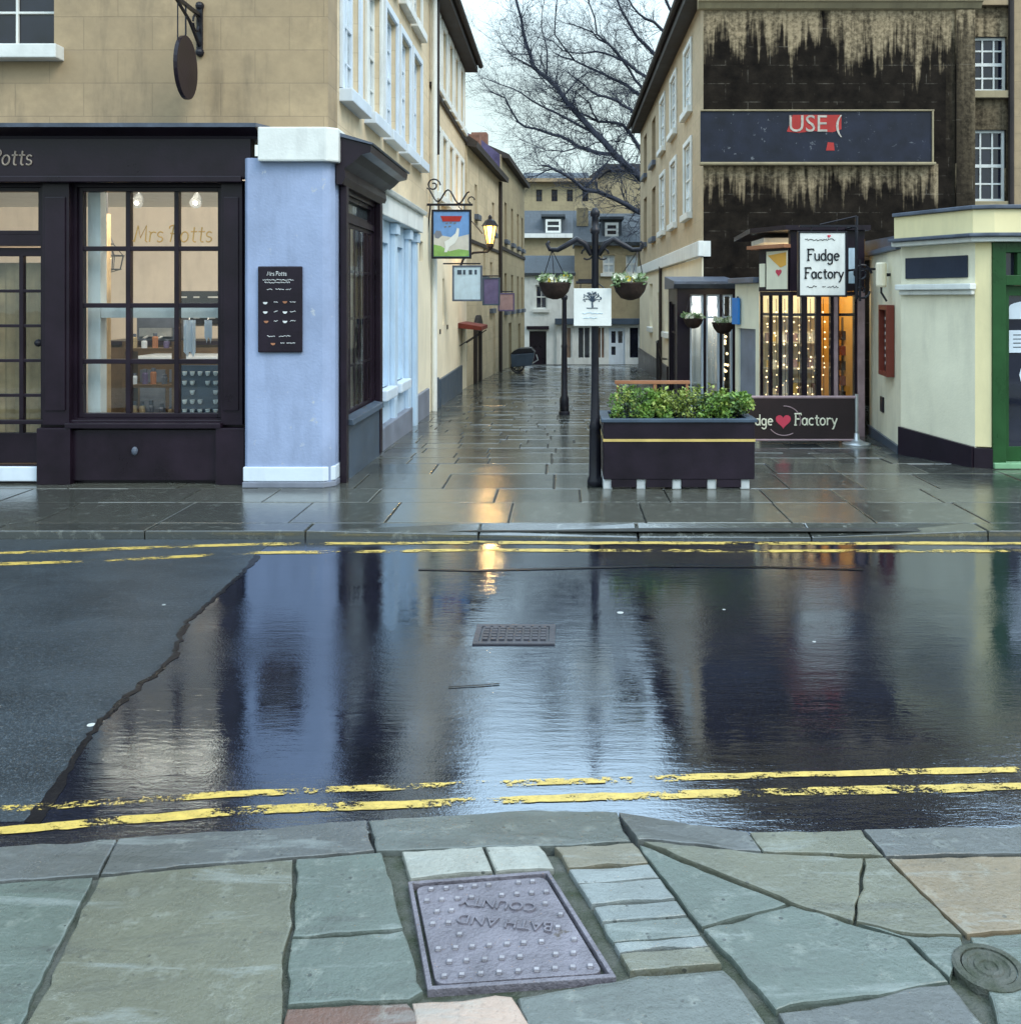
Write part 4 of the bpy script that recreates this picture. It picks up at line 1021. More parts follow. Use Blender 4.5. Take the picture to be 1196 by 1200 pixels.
MB(h4).wall(0, L4, -1.2, 5.75, o4 + [(2.2, 3.0, -1.2, .9), (5.2, 6.0, -1.2, .8)], .3).build('wall', M['olive'], B)
for o_ in o4: window(B, h4, *o_, rows=2, cols=2, recess=.1, pm='darkpane', fm='eave', sill='lead')
for a, b, c_ in ((2.2, 3.0, .9), (5.2, 6.0, .8)): MB(h4).box(a, b, -.2, -.14, -1.2, c_).build('door', M['eave'], B)
MB(h4).prism_u([(-.3, 5.75), (.2, 5.66), (.22, 5.78), (-2.5, 7.0), (-3.2, 5.75)], .22, L4).build('roof', M['darkroof'], B)
MB(h4).prism_u([(-.02, -1.2), (-.02, 5.74), (-.6, 6.2), (-2.5, 7.1), (-3.3, 5.8), (-3.3, -1.2)], .0, .2).build('gable', M['mauve'], B)
MB(h4).box(.4, .8, -.9, -.45, 5.8, 6.45).build('chimney', M['brickred'], B, .01)
MB(h4).box(-.02, L4, .002, .04, 3.05, 3.15).build('string_course', M['eave'], B)

# ------------------------------------------------------------------ end of the alley
ED = 35.0; e_ = ED / F
def EX(px): return (px - HX) * e_
def EZ(py): return CH + (HY - py) * e_
ef, _ = frame(0, ED, 1, ED)
B = thing('white_cottage', 'white rendered cottage with dark door closing the left end of the alley', 'cottage', (EX(640), ED + 2, -.9))
oW = [(EX(627), EX(641), EZ(362), EZ(334))]
MB(ef).wall(EX(600), EX(672), -1.3, EZ(322), oW + [(EX(620), EX(640), -1.3, EZ(388))], .3).build('wall', M['white'], B)
window(B, ef, *oW[0], rows=2, cols=2, recess=.08, pm='darkpane')
MB(ef).box(EX(620), EX(640), -.2, -.12, -1.3, EZ(388)).build('door', M['plum'], B)
MB(ef).box(EX(617), EX(643), .003, .12, EZ(386), EZ(382)).build('door_lintel', M['plum'], B)
MB(ef).prism_u([(.15, EZ(323)), (.16, EZ(320)), (-2.4, EZ(296)), (-2.4, EZ(322))], EX(600), EX(674)).build('roof', M['slate'], B)
B = thing('corner_shop_house', 'stone house with white framed shopfront and slate roof at the alley end', 'house', (EX(710), ED + 2, -.9))
oB = [(EX(706), EX(720), EZ(320), EZ(299)), (EX(733), EX(747), EZ(320), EZ(299)), (EX(762), EX(776), EZ(320), EZ(299))]
MB(ef).wall(EX(673), EX(800), EZ(374), EZ(287), oB, .3).build('wall', M['olive'], B)
for o_ in oB: window(B, ef, *o_, rows=2, cols=2, recess=.06, pm='palepane', bar=.04)
sh = [(EX(658), EX(692), EZ(419), EZ(384)), (EX(699), EX(709), EZ(419), EZ(384)), (EX(713), EX(732), -1.3, EZ(384)), (EX(736), EX(760), EZ(419), EZ(384)), (EX(766), EX(790), EZ(419), EZ(384))]
MB(ef).wall(EX(672.2), EX(800), -1.3, EZ(376), [(EX(676), EX(692), EZ(419), EZ(384))] + sh[1:], .2, .06).build('shopfront', M['white'], B)
MB(ef).wall(EX(652), EX(672), -1.3, EZ(376), [(EX(657), EX(670), EZ(419), EZ(384))], .09, .095).build('shopfront', M['white'], B)
MB(ef).box(EX(650), EX(800), .1, .3, EZ(380), EZ(373)).build('fascia', M['slateblue'], B, .02)
for i, o_ in enumerate([(EX(657), EX(670), EZ(419), EZ(384)), (EX(676), EX(692), EZ(419), EZ(384)), sh[1], sh[3], sh[4]]):
    fw_ = MB(ef); fw_.box(o_[0], o_[0] + .05, .0, .05, o_[2], o_[3]); fw_.box(o_[1] - .05, o_[1], .0, .05, o_[2], o_[3]); fw_.box((o_[0] + o_[1]) / 2 - .02, (o_[0] + o_[1]) / 2 + .02, .0, .05, o_[2], o_[3])
    w_ = fw_.build('shop_window', M['white'], B); MB(ef).box(o_[0], o_[1], .01, .02, o_[2], o_[3]).build('pane', M['warmpane' if i in (0, 2) else 'darkpane'], w_)
d_ = MB(ef).wall(sh[2][0], sh[2][1], -1.3, sh[2][3], [(EX(716), EX(721), EZ(402), EZ(388)), (EX(724), EX(729), EZ(402), EZ(388)), (EX(716), EX(721), EZ(416), EZ(406))], .06, .0).build('door', M['whiteb'], B)
MB(ef).box(EX(714), EX(731), -.05, -.045, EZ(418), EZ(386)).build('pane', M['darkpane'], d_)
MB(ef).box(EX(652), EX(800), .16, .3, -1.3, EZ(427)).build('plinth', M['slateblue'], B)
MB(ef).prism_u([(.2, EZ(288)), (.22, EZ(284)), (-2.5, EZ(243)), (-4.5, EZ(284))], EX(672), EX(800)).build('roof', M['slate'], B)
def dormer(par, fr, u0, u1, w0, w1, v0):
    mb = MB(fr); mb.box(u0 - .12, u1 + .12, v0 - 1.2, v0 - .05, w0 - .15, w1 + .12); mb.prism([(u0 - .2, w1 + .12), (u1 + .2, w1 + .12), (u1 + .2, w1 + .22), (u0 - .2, w1 + .22)], v0 - 1.2, v0 + .1)
    d = mb.build('dormer', M['slate'], par)
    f = MB(fr); 
    for a, b, c_, e2 in ((u0, u0 + .09, w0, w1), (u1 - .09, u1, w0, w1), (u0 + .09, u1 - .09, w0, w0 + .1), (u0 + .09, u1 - .09, w1 - .1, w1), (u0 + .09, u1 - .09, (w0 + w1) / 2 - .035, (w0 + w1) / 2 + .035)): f.box(a, b, v0 - .045, v0 + .02, c_, e2)
    f.build('dormer_window', M['white'], d); MB(fr).box(u0 + .02, u1 - .02, v0 - .04, v0 - .01, w0 + .02, w1 - .02).build('pane', M['darkpane'], d)
dormer(B, ef, EX(709), EX(725), EZ(277), EZ(260), -.3)
MB(ef).box(EX(676), EX(690), -1.8, -1.2, EZ(262), EZ(240)).build('chimney', M['olive'], B)
D2 = 43.0; ef2, _ = frame(0, D2, 1, D2)
def E2(px): return PX(px, D2)
def Z2(py): return PZ(py, D2)
B = thing('slate_roofed_terrace', 'stone terrace with blue slate roof and dormer behind the white cottage', 'terrace', (E2(650), D2 + 2, -.9))
MB(ef2).wall(E2(590), E2(700), -1.3, Z2(275), [], .3).build('wall', M['olive'], B)
MB(ef2).box(E2(590), E2(700), .002, .3, Z2(279), Z2(274)).build('cornice', M['white'], B)
MB(ef2).prism_u([(.1, Z2(274)), (-1.6, Z2(243)), (-4, Z2(243)), (-4, Z2(274))], E2(590), E2(700)).build('roof', M['slate'], B)
dormer(B, ef2, E2(639), E2(657), Z2(273), Z2(257), .02)
D3 = 56.0; ef3, _ = frame(0, D3, 1, D3)
B = thing('distant_stone_building', 'distant long stone building under bare branches at the end of alley', 'building', (PX(650, D3), D3 + 3, -.9))
E3 = lambda px: PX(px, D3); Z3 = lambda py: PZ(py, D3)
o5 = [(E3(a), E3(a + 7), Z3(236), Z3(222)) for a in (628, 646, 664, 682)]
MB(ef3).wall(E3(585), E3(700), -1.3, Z3(211), o5, .3).build('wall', M['olive'], B)
for o_ in o5: window(B, ef3, *o_, rows=2, cols=2, pm='darkpane', fm='eave', bar=.05, sill=None)
MB(ef3).box(E3(585), E3(700), .002, .5, Z3(214), Z3(210)).build('cornice', M['tan'], B)
MB(ef3).prism_u([(.2, Z3(210)), (-2, Z3(197)), (-6, Z3(197)), (-6, Z3(210))], E3(612), E3(690)).build('roof', M['slate'], B)
B = thing('distant_gabled_house', 'distant brown gabled house behind the tree at right end of alley', 'house', (PX(720, 60), 62, -.9))
ef4, _ = frame(0, 60, 1, 60)
mb = MB(ef4); q4 = lambda px, py: (PX(px, 60), PZ(py, 60))
mb.prism([(PX(672, 60), -1.3), q4(672, 232), q4(712, 202), q4(790, 202), (PX(790, 60), -1.3)], -4, 0); mb.build('wall', M['olive'], B)
mb = MB(ef4); mb.prism([q4(668, 235), q4(712, 200), q4(792, 200), q4(792, 193), q4(708, 193), q4(664, 228)], -4.2, .4); mb.build('roof', M['darkroof'], B)

# ------------------------------------------------------------------ right building with sooty gable
B = thing('gable_building', 'stone building with soot blackened gable wall and cream ground floor right of alley', 'building', (5, 20, -.3))
GX, GD = 2.35, 15.8; FD = 28.75
gr, _ = frame(GX, FD, GX, GD)      # u = FD - y
U = lambda d: FD - d
cs5 = (17.7, 20.0, 22.2, 24.5, 27.0)
ow1 = [(U(d) - .48, U(d) + .48, 3.25, 4.55) for d in cs5]; ow2 = [(U(d) - .48, U(d) + .48, 5.2, 6.35) for d in cs5]
MB(gr).wall(0, FD - GD, 2.45, 6.95, ow1 + ow2, .3).build('wall', M['rtan'], B)
for i in range(5):
    for o_ in (ow1[i], ow2[i]):
        if i < 3: window(B, gr, *o_, rows=4, cols=2, recess=.01, pm='palepane', surround=True)
        else: window(B, gr, *o_, rows=2, cols=2, recess=.1, fm='eave', pm='darkpane', sill='lead')
og = [(U(18.3) - .35, U(18.3) + .35, .9, 2.05), (U(21.2) - .35, U(21.2) + .35, .9, 2.05), (U(25) - .4, U(25) + .4, .9, 2.05), (U(22.9) - .4, U(22.9) + .4, -.5, 1.8)]
MB(gr).wall(0, FD - GD, -1.0, 2.35, og, .3, .02).build('wall', M['cream'], B)
for o_ in og[:3]: window(B, gr, *o_, rows=2, cols=2, recess=.06, pm='palepane')
MB(gr).box(og[3][0], og[3][1], -.1, -.04, -.6, 1.8).build('door', M['whiteb'], B)
MB(gr).box(-.05, FD - GD + .1, .002, .1, 2.36, 2.62).build('band', M['white'], B, .015)
MB(gr).box(0, 8.0, .022, .07, -1.0, .15).build('plinth', M['plum'], B, .015)
MB(gr).tube([(U(22.0), .08, -.2), (U(22.0), .08, 2.4)], .04, 8).build('drainpipe', M['eave'], B)
MB(gr).prism_u([(-.3, 6.95), (.26, 6.9), (.34, 7.06), (-2.7, 9.2), (-6.2, 7.0)], -.1, FD - GD - .36).build('roof', M['darkroof'], B)
MB(gr).box(-.08, FD - GD - .005, .0, .28, 6.72, 6.89).build('eaves', M['eave'], B, .02)
MB(gr).tube([(-.1, .34, 6.92), (FD - GD + .1, .34, 6.92)], .065, 8).build('gutter', M['eave'], B)
gg, _ = frame(0, GD - .002, 1, GD - .002)
gw, _ = frame(GX, GD - .002, GX + 1, GD - .002)
GW = 4.55
mb = MB(gw); mb.prism([(0.003, -.5), (GW, -.5), (GW, 7.6), (2.9, 9.4), (.003, 7.0)], -.35, 0); mb.build('gable', M['soot'], B)
mb = MB(gw); mb.prism_u([(0.002, 6.5), (.06, 6.52), (.12, 6.6), (.16, 6.62), (.16, 6.7), (.002, 6.74)], -.1, GW + .1); mb.build('cornice', M['olive'], B)
MB(gw).box(-.02, .12, .002, .035, 2.36, 2.62).build('band_return', M['white'], B)
mb = MB(gw); mb.box(GW - .32, GW, .002, .06, -.4, 6.5); mb.build('quoin', M['soot'], B, .01)
# faded sign board on gable
D = 15.7
t = thing('painted_wall_sign', 'long faded navy board with red panel reading USE on the sooty gable', 'wall sign', (PX(955, D), D, PZ(160, D)))
sgn, _ = frame(0, GD - .005, 1, GD - .005)
sx0, sx1, sz0, sz1 = PX(821, D), PX(1092, D), PZ(190, D), PZ(130, D)
MB(sgn).box(sx0, sx1, .01, .06, sz0, sz1).build('board', M['navy'], t)
mb = MB(sgn); mb.box(sx0, sx1 + .04, .01, .085, sz1 + .001, sz1 + .028); mb.box(sx1 + .001, sx1 + .03, .01, .085, sz0, sz1); mb.build('frame', M['olive'], t, .008)
MB(sgn).box(sx0 - .02, sx1 + .05, .0, .14, sz0 - .05, sz0 - .002).build('ledge', M['olive'], t, .015)
rx0, rx1 = PX(922, D), PX(986, D)
rp = MB(sgn); rp.prism([(rx0, sz1 - .34), (rx0 + .2, sz1 - .36), (rx0 + .45, sz1 - .33), (rx1 - .15, sz1 - .35), (rx1, sz1 - .3), (rx1, sz1 - .06), (rx0 + .1, sz1 - .06)], .061, .064); rp.prism([(PX(968, D), sz0 + .2), (PX(978, D), sz0 + .2), (PX(977, D), sz0 + .33), (PX(970, D), sz0 + .34)], .061, .064)
rp.build('red_panel', M['red'], t)
lt = MB(sgn); text_into(lt, 'USE (', .40, PX(955, D), sz1 - .22, .068, .006); lt.build('lettering', M['paletext2'], t)
# neighbouring building with two sash windows
B = thing('sash_window_building', 'brown stone building with two white sash windows right of the sooty gable', 'building', (9, 18, 0))
nb, _ = frame(0, 16.3, 1, 16.3)
NX = lambda px: PX(px, 16.3); NZ = lambda py: PZ(py, 16.3)
oN = [(NX(1139), NX(1179), NZ(107), NZ(43)), (NX(1136), NX(1178), NZ(236), NZ(152)), (NX(1240), NX(1280), NZ(107), NZ(43)), (NX(1240), NX(1280), NZ(236), NZ(152))]
MB(nb).wall(6.6, 14, -.5, 7.6, oN, .3).build('wall', M['soot'], B)
for i, o_ in enumerate(oN): window(B, nb, *o_, rows=4, cols=3, recess=.06, pm='darkpane', sill='olive', bar=.03)
MB(nb).prism_u([(.25, 7.55), (.27, 7.7), (-3, 9.5), (-6, 7.6), (-.3, 7.6)], 6.6, 14).build('roof', M['darkroof'], B)
MB(nb).box(NX(1184), NX(1184) + 1.1, .002, .08, -.5, 7.5).build('pilaster', M['tan'], B, .01)
MB(nb).box(6.95, NX(1183), .002, .1, 6.72, 6.9).build('cornice', M['tan'], B, .01)
MB(nb).tube([(NX(1181), .1, 0), (NX(1181), .1, 7.5)], .05, 8).build('drainpipe', M['eave'], B)

# ------------------------------------------------------------------ lean-to shop by the gable corner
D = 14.6; k1 = D / F
lf, _ = frame(0, D, 1, D)
LX = lambda px: PX(px, D); LZ = lambda py: PZ(py, D)
B = thing('glazed_corner_shop', 'small dark framed glazed shop against the sooty gable corner', 'shop', ((LX(793) + LX(862)) / 2, 15.2, -.1))
z0 = -.25
op = [(LX(808), LX(824), LZ(478), LZ(345)), (LX(827), LX(843), LZ(478), LZ(345)), (LX(846), LX(858), LZ(478), LZ(345))]
MB(lf).wall(LX(793), LX(861), z0, LZ(338), op, .1).build('shopfront', M['plum'], B)
ls, _ = frame(LX(793), 15.8, LX(793), D)
MB(ls).wall(0, 1.095, z0, LZ(338), [(.12, .95, .1, 1.6)], .08).build('shopfront', M['plum'], B)
f = MB(ls); bars(f, .12, .95, .1, 1.6, [.53], [1.1], .03); W = f.build('window', M['plum'], B); MB(ls).box(.13, .94, -.07, -.064, .1, 1.6).build('pane', M['glass'], W)
for o_ in op:
    f = MB(lf); bars(f, *o_, [], [LZ(372)], .03, fw=.03); W = f.build('window', M['whiteb'], B); MB(lf).box(o_[0], o_[1], -.07, -.064, o_[2], o_[3]).build('pane', M['glass'], W)
mb = MB(lf); mb.prism_u([(-1.2, LZ(338)), (.1, LZ(338)), (.18, LZ(333)), (.18, LZ(330)), (-1.2, LZ(322))], LX(788), LX(864)); mb.build('roof', M['lead'], B)
mb = MB(); mb.box(LX(797), 2.62, 15.3, 15.34, z0, 1.8); mb.build('interior_wall', M['whiteb'], B)
MB().box(LX(795), 2.62, 14.72, 15.73, -.2, .0).build('interior_floor', M['woodin'], B)
mb = MB(); r3 = random.Random(4)
t = thing('fairy_lights', 'warm string lights hanging inside the small glazed corner shop', 'string lights', (LX(850), 15.2, 1.0))
for k in range(26): mb.ball((LX(846 + r3.random() * 11), 15.0 + r3.uniform(-.1, .2), r3.uniform(.2, 1.15)), .022, 6)
mb.build('bulb', M['fairy'], t); MB().tube([(LX(852) + .04 * math.sin(k), 15.05, .2 + k * .08) for k in range(16)], .005, 4).build('cord', M['black'], t)
for px in (812, 819, 829, 836, 841):
    x = LX(px); t = thing('hanging_garment', 'long pale garment hanging behind the glazing of the small corner shop', 'garment', (x, 15.05, .3), 'pale garments hanging in the corner shop')
    MB().lathe([(.03, 1.55), (.09, 1.45), (.10, .9), (.13, .3), (.12, .28)], x, 15.05, 8).build('cloth', M['white'], t)
    MB().tube([(x, 15.05, 1.55), (x, 15.05, 1.64), (x + .03, 15.05, 1.66)], .006, 5).build('hook', M['steel'], t)
unseen_strip('corner_shop_added_strip', (2.3, 14.75, 1.72), (0, 1, -.8), .6, .08, 9, (1, .93, .82))  # unseen strip light added to brighten the shop behind its glazing

# cream pier between corner shop and fudge shop
a_, b_ = (PX(861, 12.9), 12.9), (PX(889, 12.2), 12.2)
B = thing('cream_shop_pier', 'narrow cream wall with grey door between corner shop and fudge shop', 'wall', ((a_[0] + b_[0]) / 2, 13.2, -.1))
cp, Lc = frame(*a_, *b_)
MB(cp).wall(0, Lc, -.25, 1.85, [(.1, .62, -.25, 1.25)], .06).build('wall', M['cream2'], B)
MB(cp).box(.1, .62, -.055, -.03, -.25, 1.25).build('door', M['greyplinth'], B)
MB(cp).box(-.03, Lc + .03, -.1, .1, 1.855, 1.93).build('coping', M['lead'], B, .01)
MB(cp).box(.0, .09, .002, .04, -.25, .3).build('plinth', M['plum'], B)
mb = MB(); mb.box(2.7, 3.9, 13.3, 15.75, -.2, 2.0)
t = thing('blue_notice', 'small bright blue sign on the cream wall beside fudge shop', 'sign', (a_[0] + .1, 13.5, 1.45))
MB(cp).box(.0, .2, .02, .05, 1.3, 1.66).build('panel', M['cyanp'], t, .004)
MB(cp).tube([(.1, .02, 1.67), (.1, .0, 1.67)], .012).build('fixing', M['black'], t)

# ------------------------------------------------------------------ fudge shop
D = 11.7; gf, _ = frame(0, D, 1, D)
QX = lambda px, d=D: PX(px, d); QZ = lambda py, d=D: PZ(py, d)
B = thing('fudge_shop', 'low dark framed sweet shop with glazed bay and glowing orange interior', 'shop', (3.3, 12.5, 0))
A0 = (PX(890, 12.15), 12.15); A1 = (QX(925), D)
ca, Lca = frame(*A0, *A1)
zb_, zt_, zs_ = .36, 1.70, 1.45
# front (frontal part)
mul = [925, 941, 955, 973, 981.5]
ops = [(QX(928), QX(940), zb_, zt_), (QX(944.5), QX(957), zb_, zt_), (QX(961), QX(974), zb_, zt_), (QX(982), QX(1002), .0, zt_)]
MB(gf).wall(QX(925), QX(1012), -.15, 1.74, ops, .1).build('shopfront', M['plum'], B)
ops2 = [(.02, .165, zb_, zt_), (.19, .335, zb_, zt_), (.36, Lca - .02, zb_, zt_)]
MB(ca).wall(0, Lca, -.15, 1.74, ops2, .03).build('shopfront', M['plum'], B)
for fr2, oo in ((gf, ops), (ca, ops2)):
    for o_ in oo:
        va = -.09 if fr2 is gf else -.028
        f = MB(fr2); bars(f, *o_, [], [zs_], .035, v0=va, v1=-.008, fw=.012); W = f.build('window', M['plum'], B); MB(fr2).box(o_[0], o_[1], -.02, -.014, o_[2], o_[3]).build('pane', M['glass'], W)
MB(gf).box(QX(985), QX(1012) , .003, .035, -.15, 1.74).build('pilaster', M['mauve'], B) if 0 else None
MB(gf).box(QX(1003.5), QX(1011.5), .003, .05, -.15, 1.74).build('pilaster', M['pinky'], B, .006)
MB(gf).box(QX(976), QX(980.5), .003, .04, zb_, 1.74).build('pilaster', M['pinky'], B, .006)
# fascia panels
MB(gf).box(QX(925), QX(1012), -.08, .02, 1.742, 2.5).build('fascia', M['plum'], B)
MB(ca).box(0, Lca, -.08, .02, 1.742, 2.28).build('fascia', M['plum'], B)
MB(gf).box(QX(993), QX(1003), .022, .03, 1.84, 2.28).build('fascia_panel', M['signblue'], B)
mb = MB(ca); mb.box(.02, .12, .021, .03, 1.8, 2.1); mb.build('fascia_panel', M['cream2'], B)
fp = MB(ca); fp.box(.15, Lca - .015, .021, .032, 1.77, 2.25)
fp.m = 1; fp.prism([(.18, 2.2), (Lca - .03, 2.23), (Lca - .03, 2.07), (.40, 2.04), (.27, 2.13)], .0325, .036)
def heart(cx, cz, s): return [(cx + s * .0625 * 16 * math.sin(a) ** 3 , cz + s * .0625 * (13 * math.cos(a) - 5 * math.cos(2 * a) - 2 * math.cos(3 * a) - math.cos(4 * a))) for a in [k * math.pi / 12 for k in range(24)]]
fp.m = 2; fp.prism(heart(.37, 1.98, .05), .0325, .038)
fp.build('painted_panel', [M['cream2'], M['orange'], M['heart']], B)
mb = MB(); mb.prism_w([(A0[0] - .12, 12.2), (A1[0] - .08, D - .1), (QX(1012) + .05, D - .1), (QX(1012) + .05, 14.0), (A0[0], 14.0)], 2.5, 2.56); mb.build('roof', M['plum'], B)
mb = MB(ca); mb.box(-.12, Lca + .02, -.05, .12, 2.285, 2.33); mb.build('canopy_edge', M['terra'], B)
# interior
mb = MB(); mb.box(2.76, 3.35, 13.0, 13.06, -.1, 2.4); mb.build('interior_wall', M['cream'], B); mb = MB(); mb.box(3.74, 3.8, 11.85, 13.0, -.1, 2.4); mb.box(3.352, 3.8, 13.0, 13.06, -.1, 2.4); mb.build('interior_wall', M['orange'], B)
MB().box(2.6, 3.8, 12.2, 13.0, 2.38, 2.44).build('interior_ceiling', M['white'], B); MB().box(2.6, 3.8, 12.2, 13.0, -.1, -.02).build('interior_floor', M['woodin'], B)
t = thing('display_shelves', 'pale shelves stacked with sweets inside the fudge shop window', 'shelves', (3.05, 12.6, 0))
mb = MB()
for z in (.35, .7, 1.05, 1.4): mb.box(2.72, 3.46, 12.6, 12.85, z, z + .02)
mb.box(2.72, 3.46, 12.86, 12.89, 0, 1.75); mb.build('frame', M['cream2'], t)
for z in (.37, .72, 1.07):
    for k in range(10):
        h = r3.uniform(.06, .17); mc_ = r3.choice(('gold', 'pinky', 'cream', 'white', 'skypale')); jn = {'gold': 'gold', 'pinky': 'pink', 'cream': 'cream', 'white': 'white', 'skypale': 'beige'}[mc_]; sn = {.37: 'bottom', .72: 'middle', 1.07: 'upper'}[z]
        jo = MB().box(2.74 + k * .071, 2.80 + k * .071, 12.68, 12.8, z + .001, z + h).build('sweet_box', M[mc_], None, .003); tag(jo, 'small ' + jn + ' sweet box on the ' + sn + ' shelf of the fudge shop', 'box', jn + ' sweet boxes on the ' + sn + ' shelf')
t = thing('display_stand', 'narrow rack of dark boxes by the orange wall in fudge shop', 'display stand', (3.5, 12.6, 0))
mb = MB(); mb.box(QX(985, 12.6) , QX(988, 12.6), 12.55, 12.6, 0, 1.4); mb.build('post', M['woodin'], t)
for k in range(5): MB().box(QX(984, 12.5), QX(993, 12.5), 12.45, 12.6, .3 + k * .2, .3 + k * .2 + .12).build('box', M['redbrown' if k % 2 else 'plum'], t)
t = thing('fairy_lights', 'warm fairy light strands hanging behind the fudge shop window bars', 'string lights', (2.95, 12.1, 1))
bm_ = MB(); cd = MB()
for k in range(9):
    f_ = k / 8; bx = A0[0] + .10 + (QX(968) - A0[0] - .10) * f_; by = max(11.86, 12.15 - .45 * (bx - A0[0]) / (A1[0] - A0[0]) + .16); cd.tube([(bx, by, 1.65), (bx + .01, by, .4)], .004, 4)
    for j in range(11): bm_.ball((bx + r3.uniform(-.035, .035), by, .45 + j * .1 + r3.uniform(-.045, .045)), r3.uniform(.007, .014), 6)
bm_.build('bulb', M['fairy'], t); cd.build('cord', M['black'], t)
unseen_strip('fudge_unseen_strip', (3.2, 11.86, 1.98), (0, 1, -.45), .9, .08, 17, (1, .80, .52))  # unseen strip light, aimed inward so the wet road does not mirror it
# hanging sign
D = 11.2; hf, _ = frame(0, D, 1, D)
t = thing('fudge_hanging_sign', 'white square sign in black frame reading Fudge Factory above shop', 'hanging sign', (PX(963, D), D, PZ(310, D)))
hx0, hx1, hz0, hz1 = PX(936, D), PX(989, D), PZ(346, D), PZ(273, D)
MB(hf).box(hx0, hx1, -.03, .03, hz0, hz1).build('board', M['white'], t, .004)
mb = MB(hf); e = .02
mb.box(hx0 - e, hx0, -.035, .04, hz0 - e, hz1 + e); mb.box(hx1, hx1 + e, -.035, .04, hz0 - e, hz1 + e); mb.box(hx0, hx1, -.035, .04, hz1, hz1 + e); mb.box(hx0, hx1, -.035, .04, hz0 - e, hz0); mb.build('frame', M['black'], t, .004)
lt = MB(hf); stroke_text(lt, 'Fudge', PX(944.5, D), PZ(305, D), .078, .0095, .033); stroke_text(lt, 'Factory', PX(941.5, D), PZ(326, D), .074, .0095, .033)
for y, a, b in ((281, 942, 978), (336, 944, 956), (336, 962, 966), (336, 968, 982)):
    pts = []; x = a
    while x <= b: pts.append((PX(x, D), .033, PZ(y, D) + r2.uniform(-.012, .012))); x += 1.3
    lt.tube(pts, .004, 4)
lt.build('lettering', M['black'], t)
mb = MB(hf); mb.prism(heart(PX(970, D), PZ(277, D), .02), .031, .036); mb.build('heart', M['heart'], t)
mb = MB(hf); mb.box(hx0, PX(1004, D), -.02, .02, hz1 + .07, hz1 + .095); mb.tube([(PX(950, D), 0, hz1 + .02), (PX(950, D), 0, hz1 + .08)], .008); mb.tube([(PX(980, D), 0, hz1 + .02), (PX(980, D), 0, hz1 + .08)], .008)
mb.tube([(PX(1003, D), 0, hz1 + .2), (PX(1003, D), 0, hz0 - .05)], .02); mb.tube([(PX(1003, D), 0, hz1 + .2), (PX(960, D), 0, hz1 + .1)], .01); mb.tube([(PX(1003, D), -.0, hz0), (PX(1003, D), -.5, hz0)], .014); mb.tube([(PX(1003, D), 0, hz1 + .08), (PX(1003, D), -.5, hz1 + .08)], .014)
mb.build('bracket', M['black'], t)
mb = MB(hf); sxp = PX(1007, D)
t = thing('iron_scroll_lamp', 'black wrought iron scroll bracket beside the Fudge Factory sign', 'bracket', (sxp, D, 1.9))
mb.tube([(sxp + .02 + (.12 - .006 * k) * math.cos(k * .55), 0, 1.95 + (.12 - .006 * k) * math.sin(k * .55)) for k in range(16)], .014, 6)
mb.tube([(sxp + .02 + (.1 - .006 * k) * math.cos(-k * .55), 0, 1.74 + (.1 - .006 * k) * math.sin(-k * .55)) for k in range(14)], .014, 6); mb.box(sxp - .0, sxp + .22, -.012, .012, 1.99, 2.015); mb.tube([(sxp, 0, 2.12), (sxp, 0, 1.62)], .016); mb.tube([(sxp, 0, 2.0), (sxp, -.45, 2.0)], .014)
mb.build('bracket', M['black'], t); t.name = 'scroll_bracket'
# banner barrier in front
D = 10.85; nf_, _ = frame(0, D, 1, D)
t = thing('banner_barrier', 'dark brown cafe barrier banner with red heart reading Fudge Factory', 'barrier', (PX(940, D), D, -.03))
bx0, bx1, bz0, bz1 = PX(845, D), PX(1000, D), PZ(514, D), PZ(467, D)
MB(nf_).box(bx0, bx1, -.008, .008, bz0, bz1).build('banner', M['darkbrown'], t)
mb = MB(nf_); mb.tube([(bx0 - .02, 0, bz1 + .015), (bx1 + .03, 0, bz1 + .015)], .018, 8); mb.tube([(bx0 - .02, 0, bz0 - .015), (bx1 + .03, 0, bz0 - .015)], .014, 8); mb.build('rail', M['pinky'], t)
for x in (bx0 - .03, bx1 + .03):
    MB(nf_).tube([(x, 0, 0.0), (x, 0, bz1 + .05)], .02, 8).build('post', M['steel'], t)
    MB(nf_).lathe([(.16, -.035), (.16, -.02), (.08, .0), (.035, .03), (.03, .09), (.02, .1)], x, 0, 16).build('foot', M['steel'], t, 0, True)
lt = MB(nf_); stroke_text(lt, 'Fudge', PX(869, D), PZ(498, D), .072, .009, .012); stroke_text(lt, 'Factory', PX(930, D), PZ(498, D), .079, .009, .012)
lt.build('lettering', M['cream2'], t)
mb = MB(nf_); mb.prism(heart(PX(917, D), PZ(493, D), .088), .0085, .014); mb.build('heart', M['heart'], t)
lt = MB(nf_); lt.tube([(PX(918, D) + .19 * math.cos(R(a)), .012, PZ(493, D) + .17 * math.sin(R(a))) for a in range(-20, 100, 8)], .006, 4); lt.tube([(PX(918, D) + .19 * math.cos(R(a)), .012, PZ(493, D) + .17 * math.sin(R(a))) for a in range(215, 310, 8)], .006, 4); lt.build('ring', M['pinky'], t)

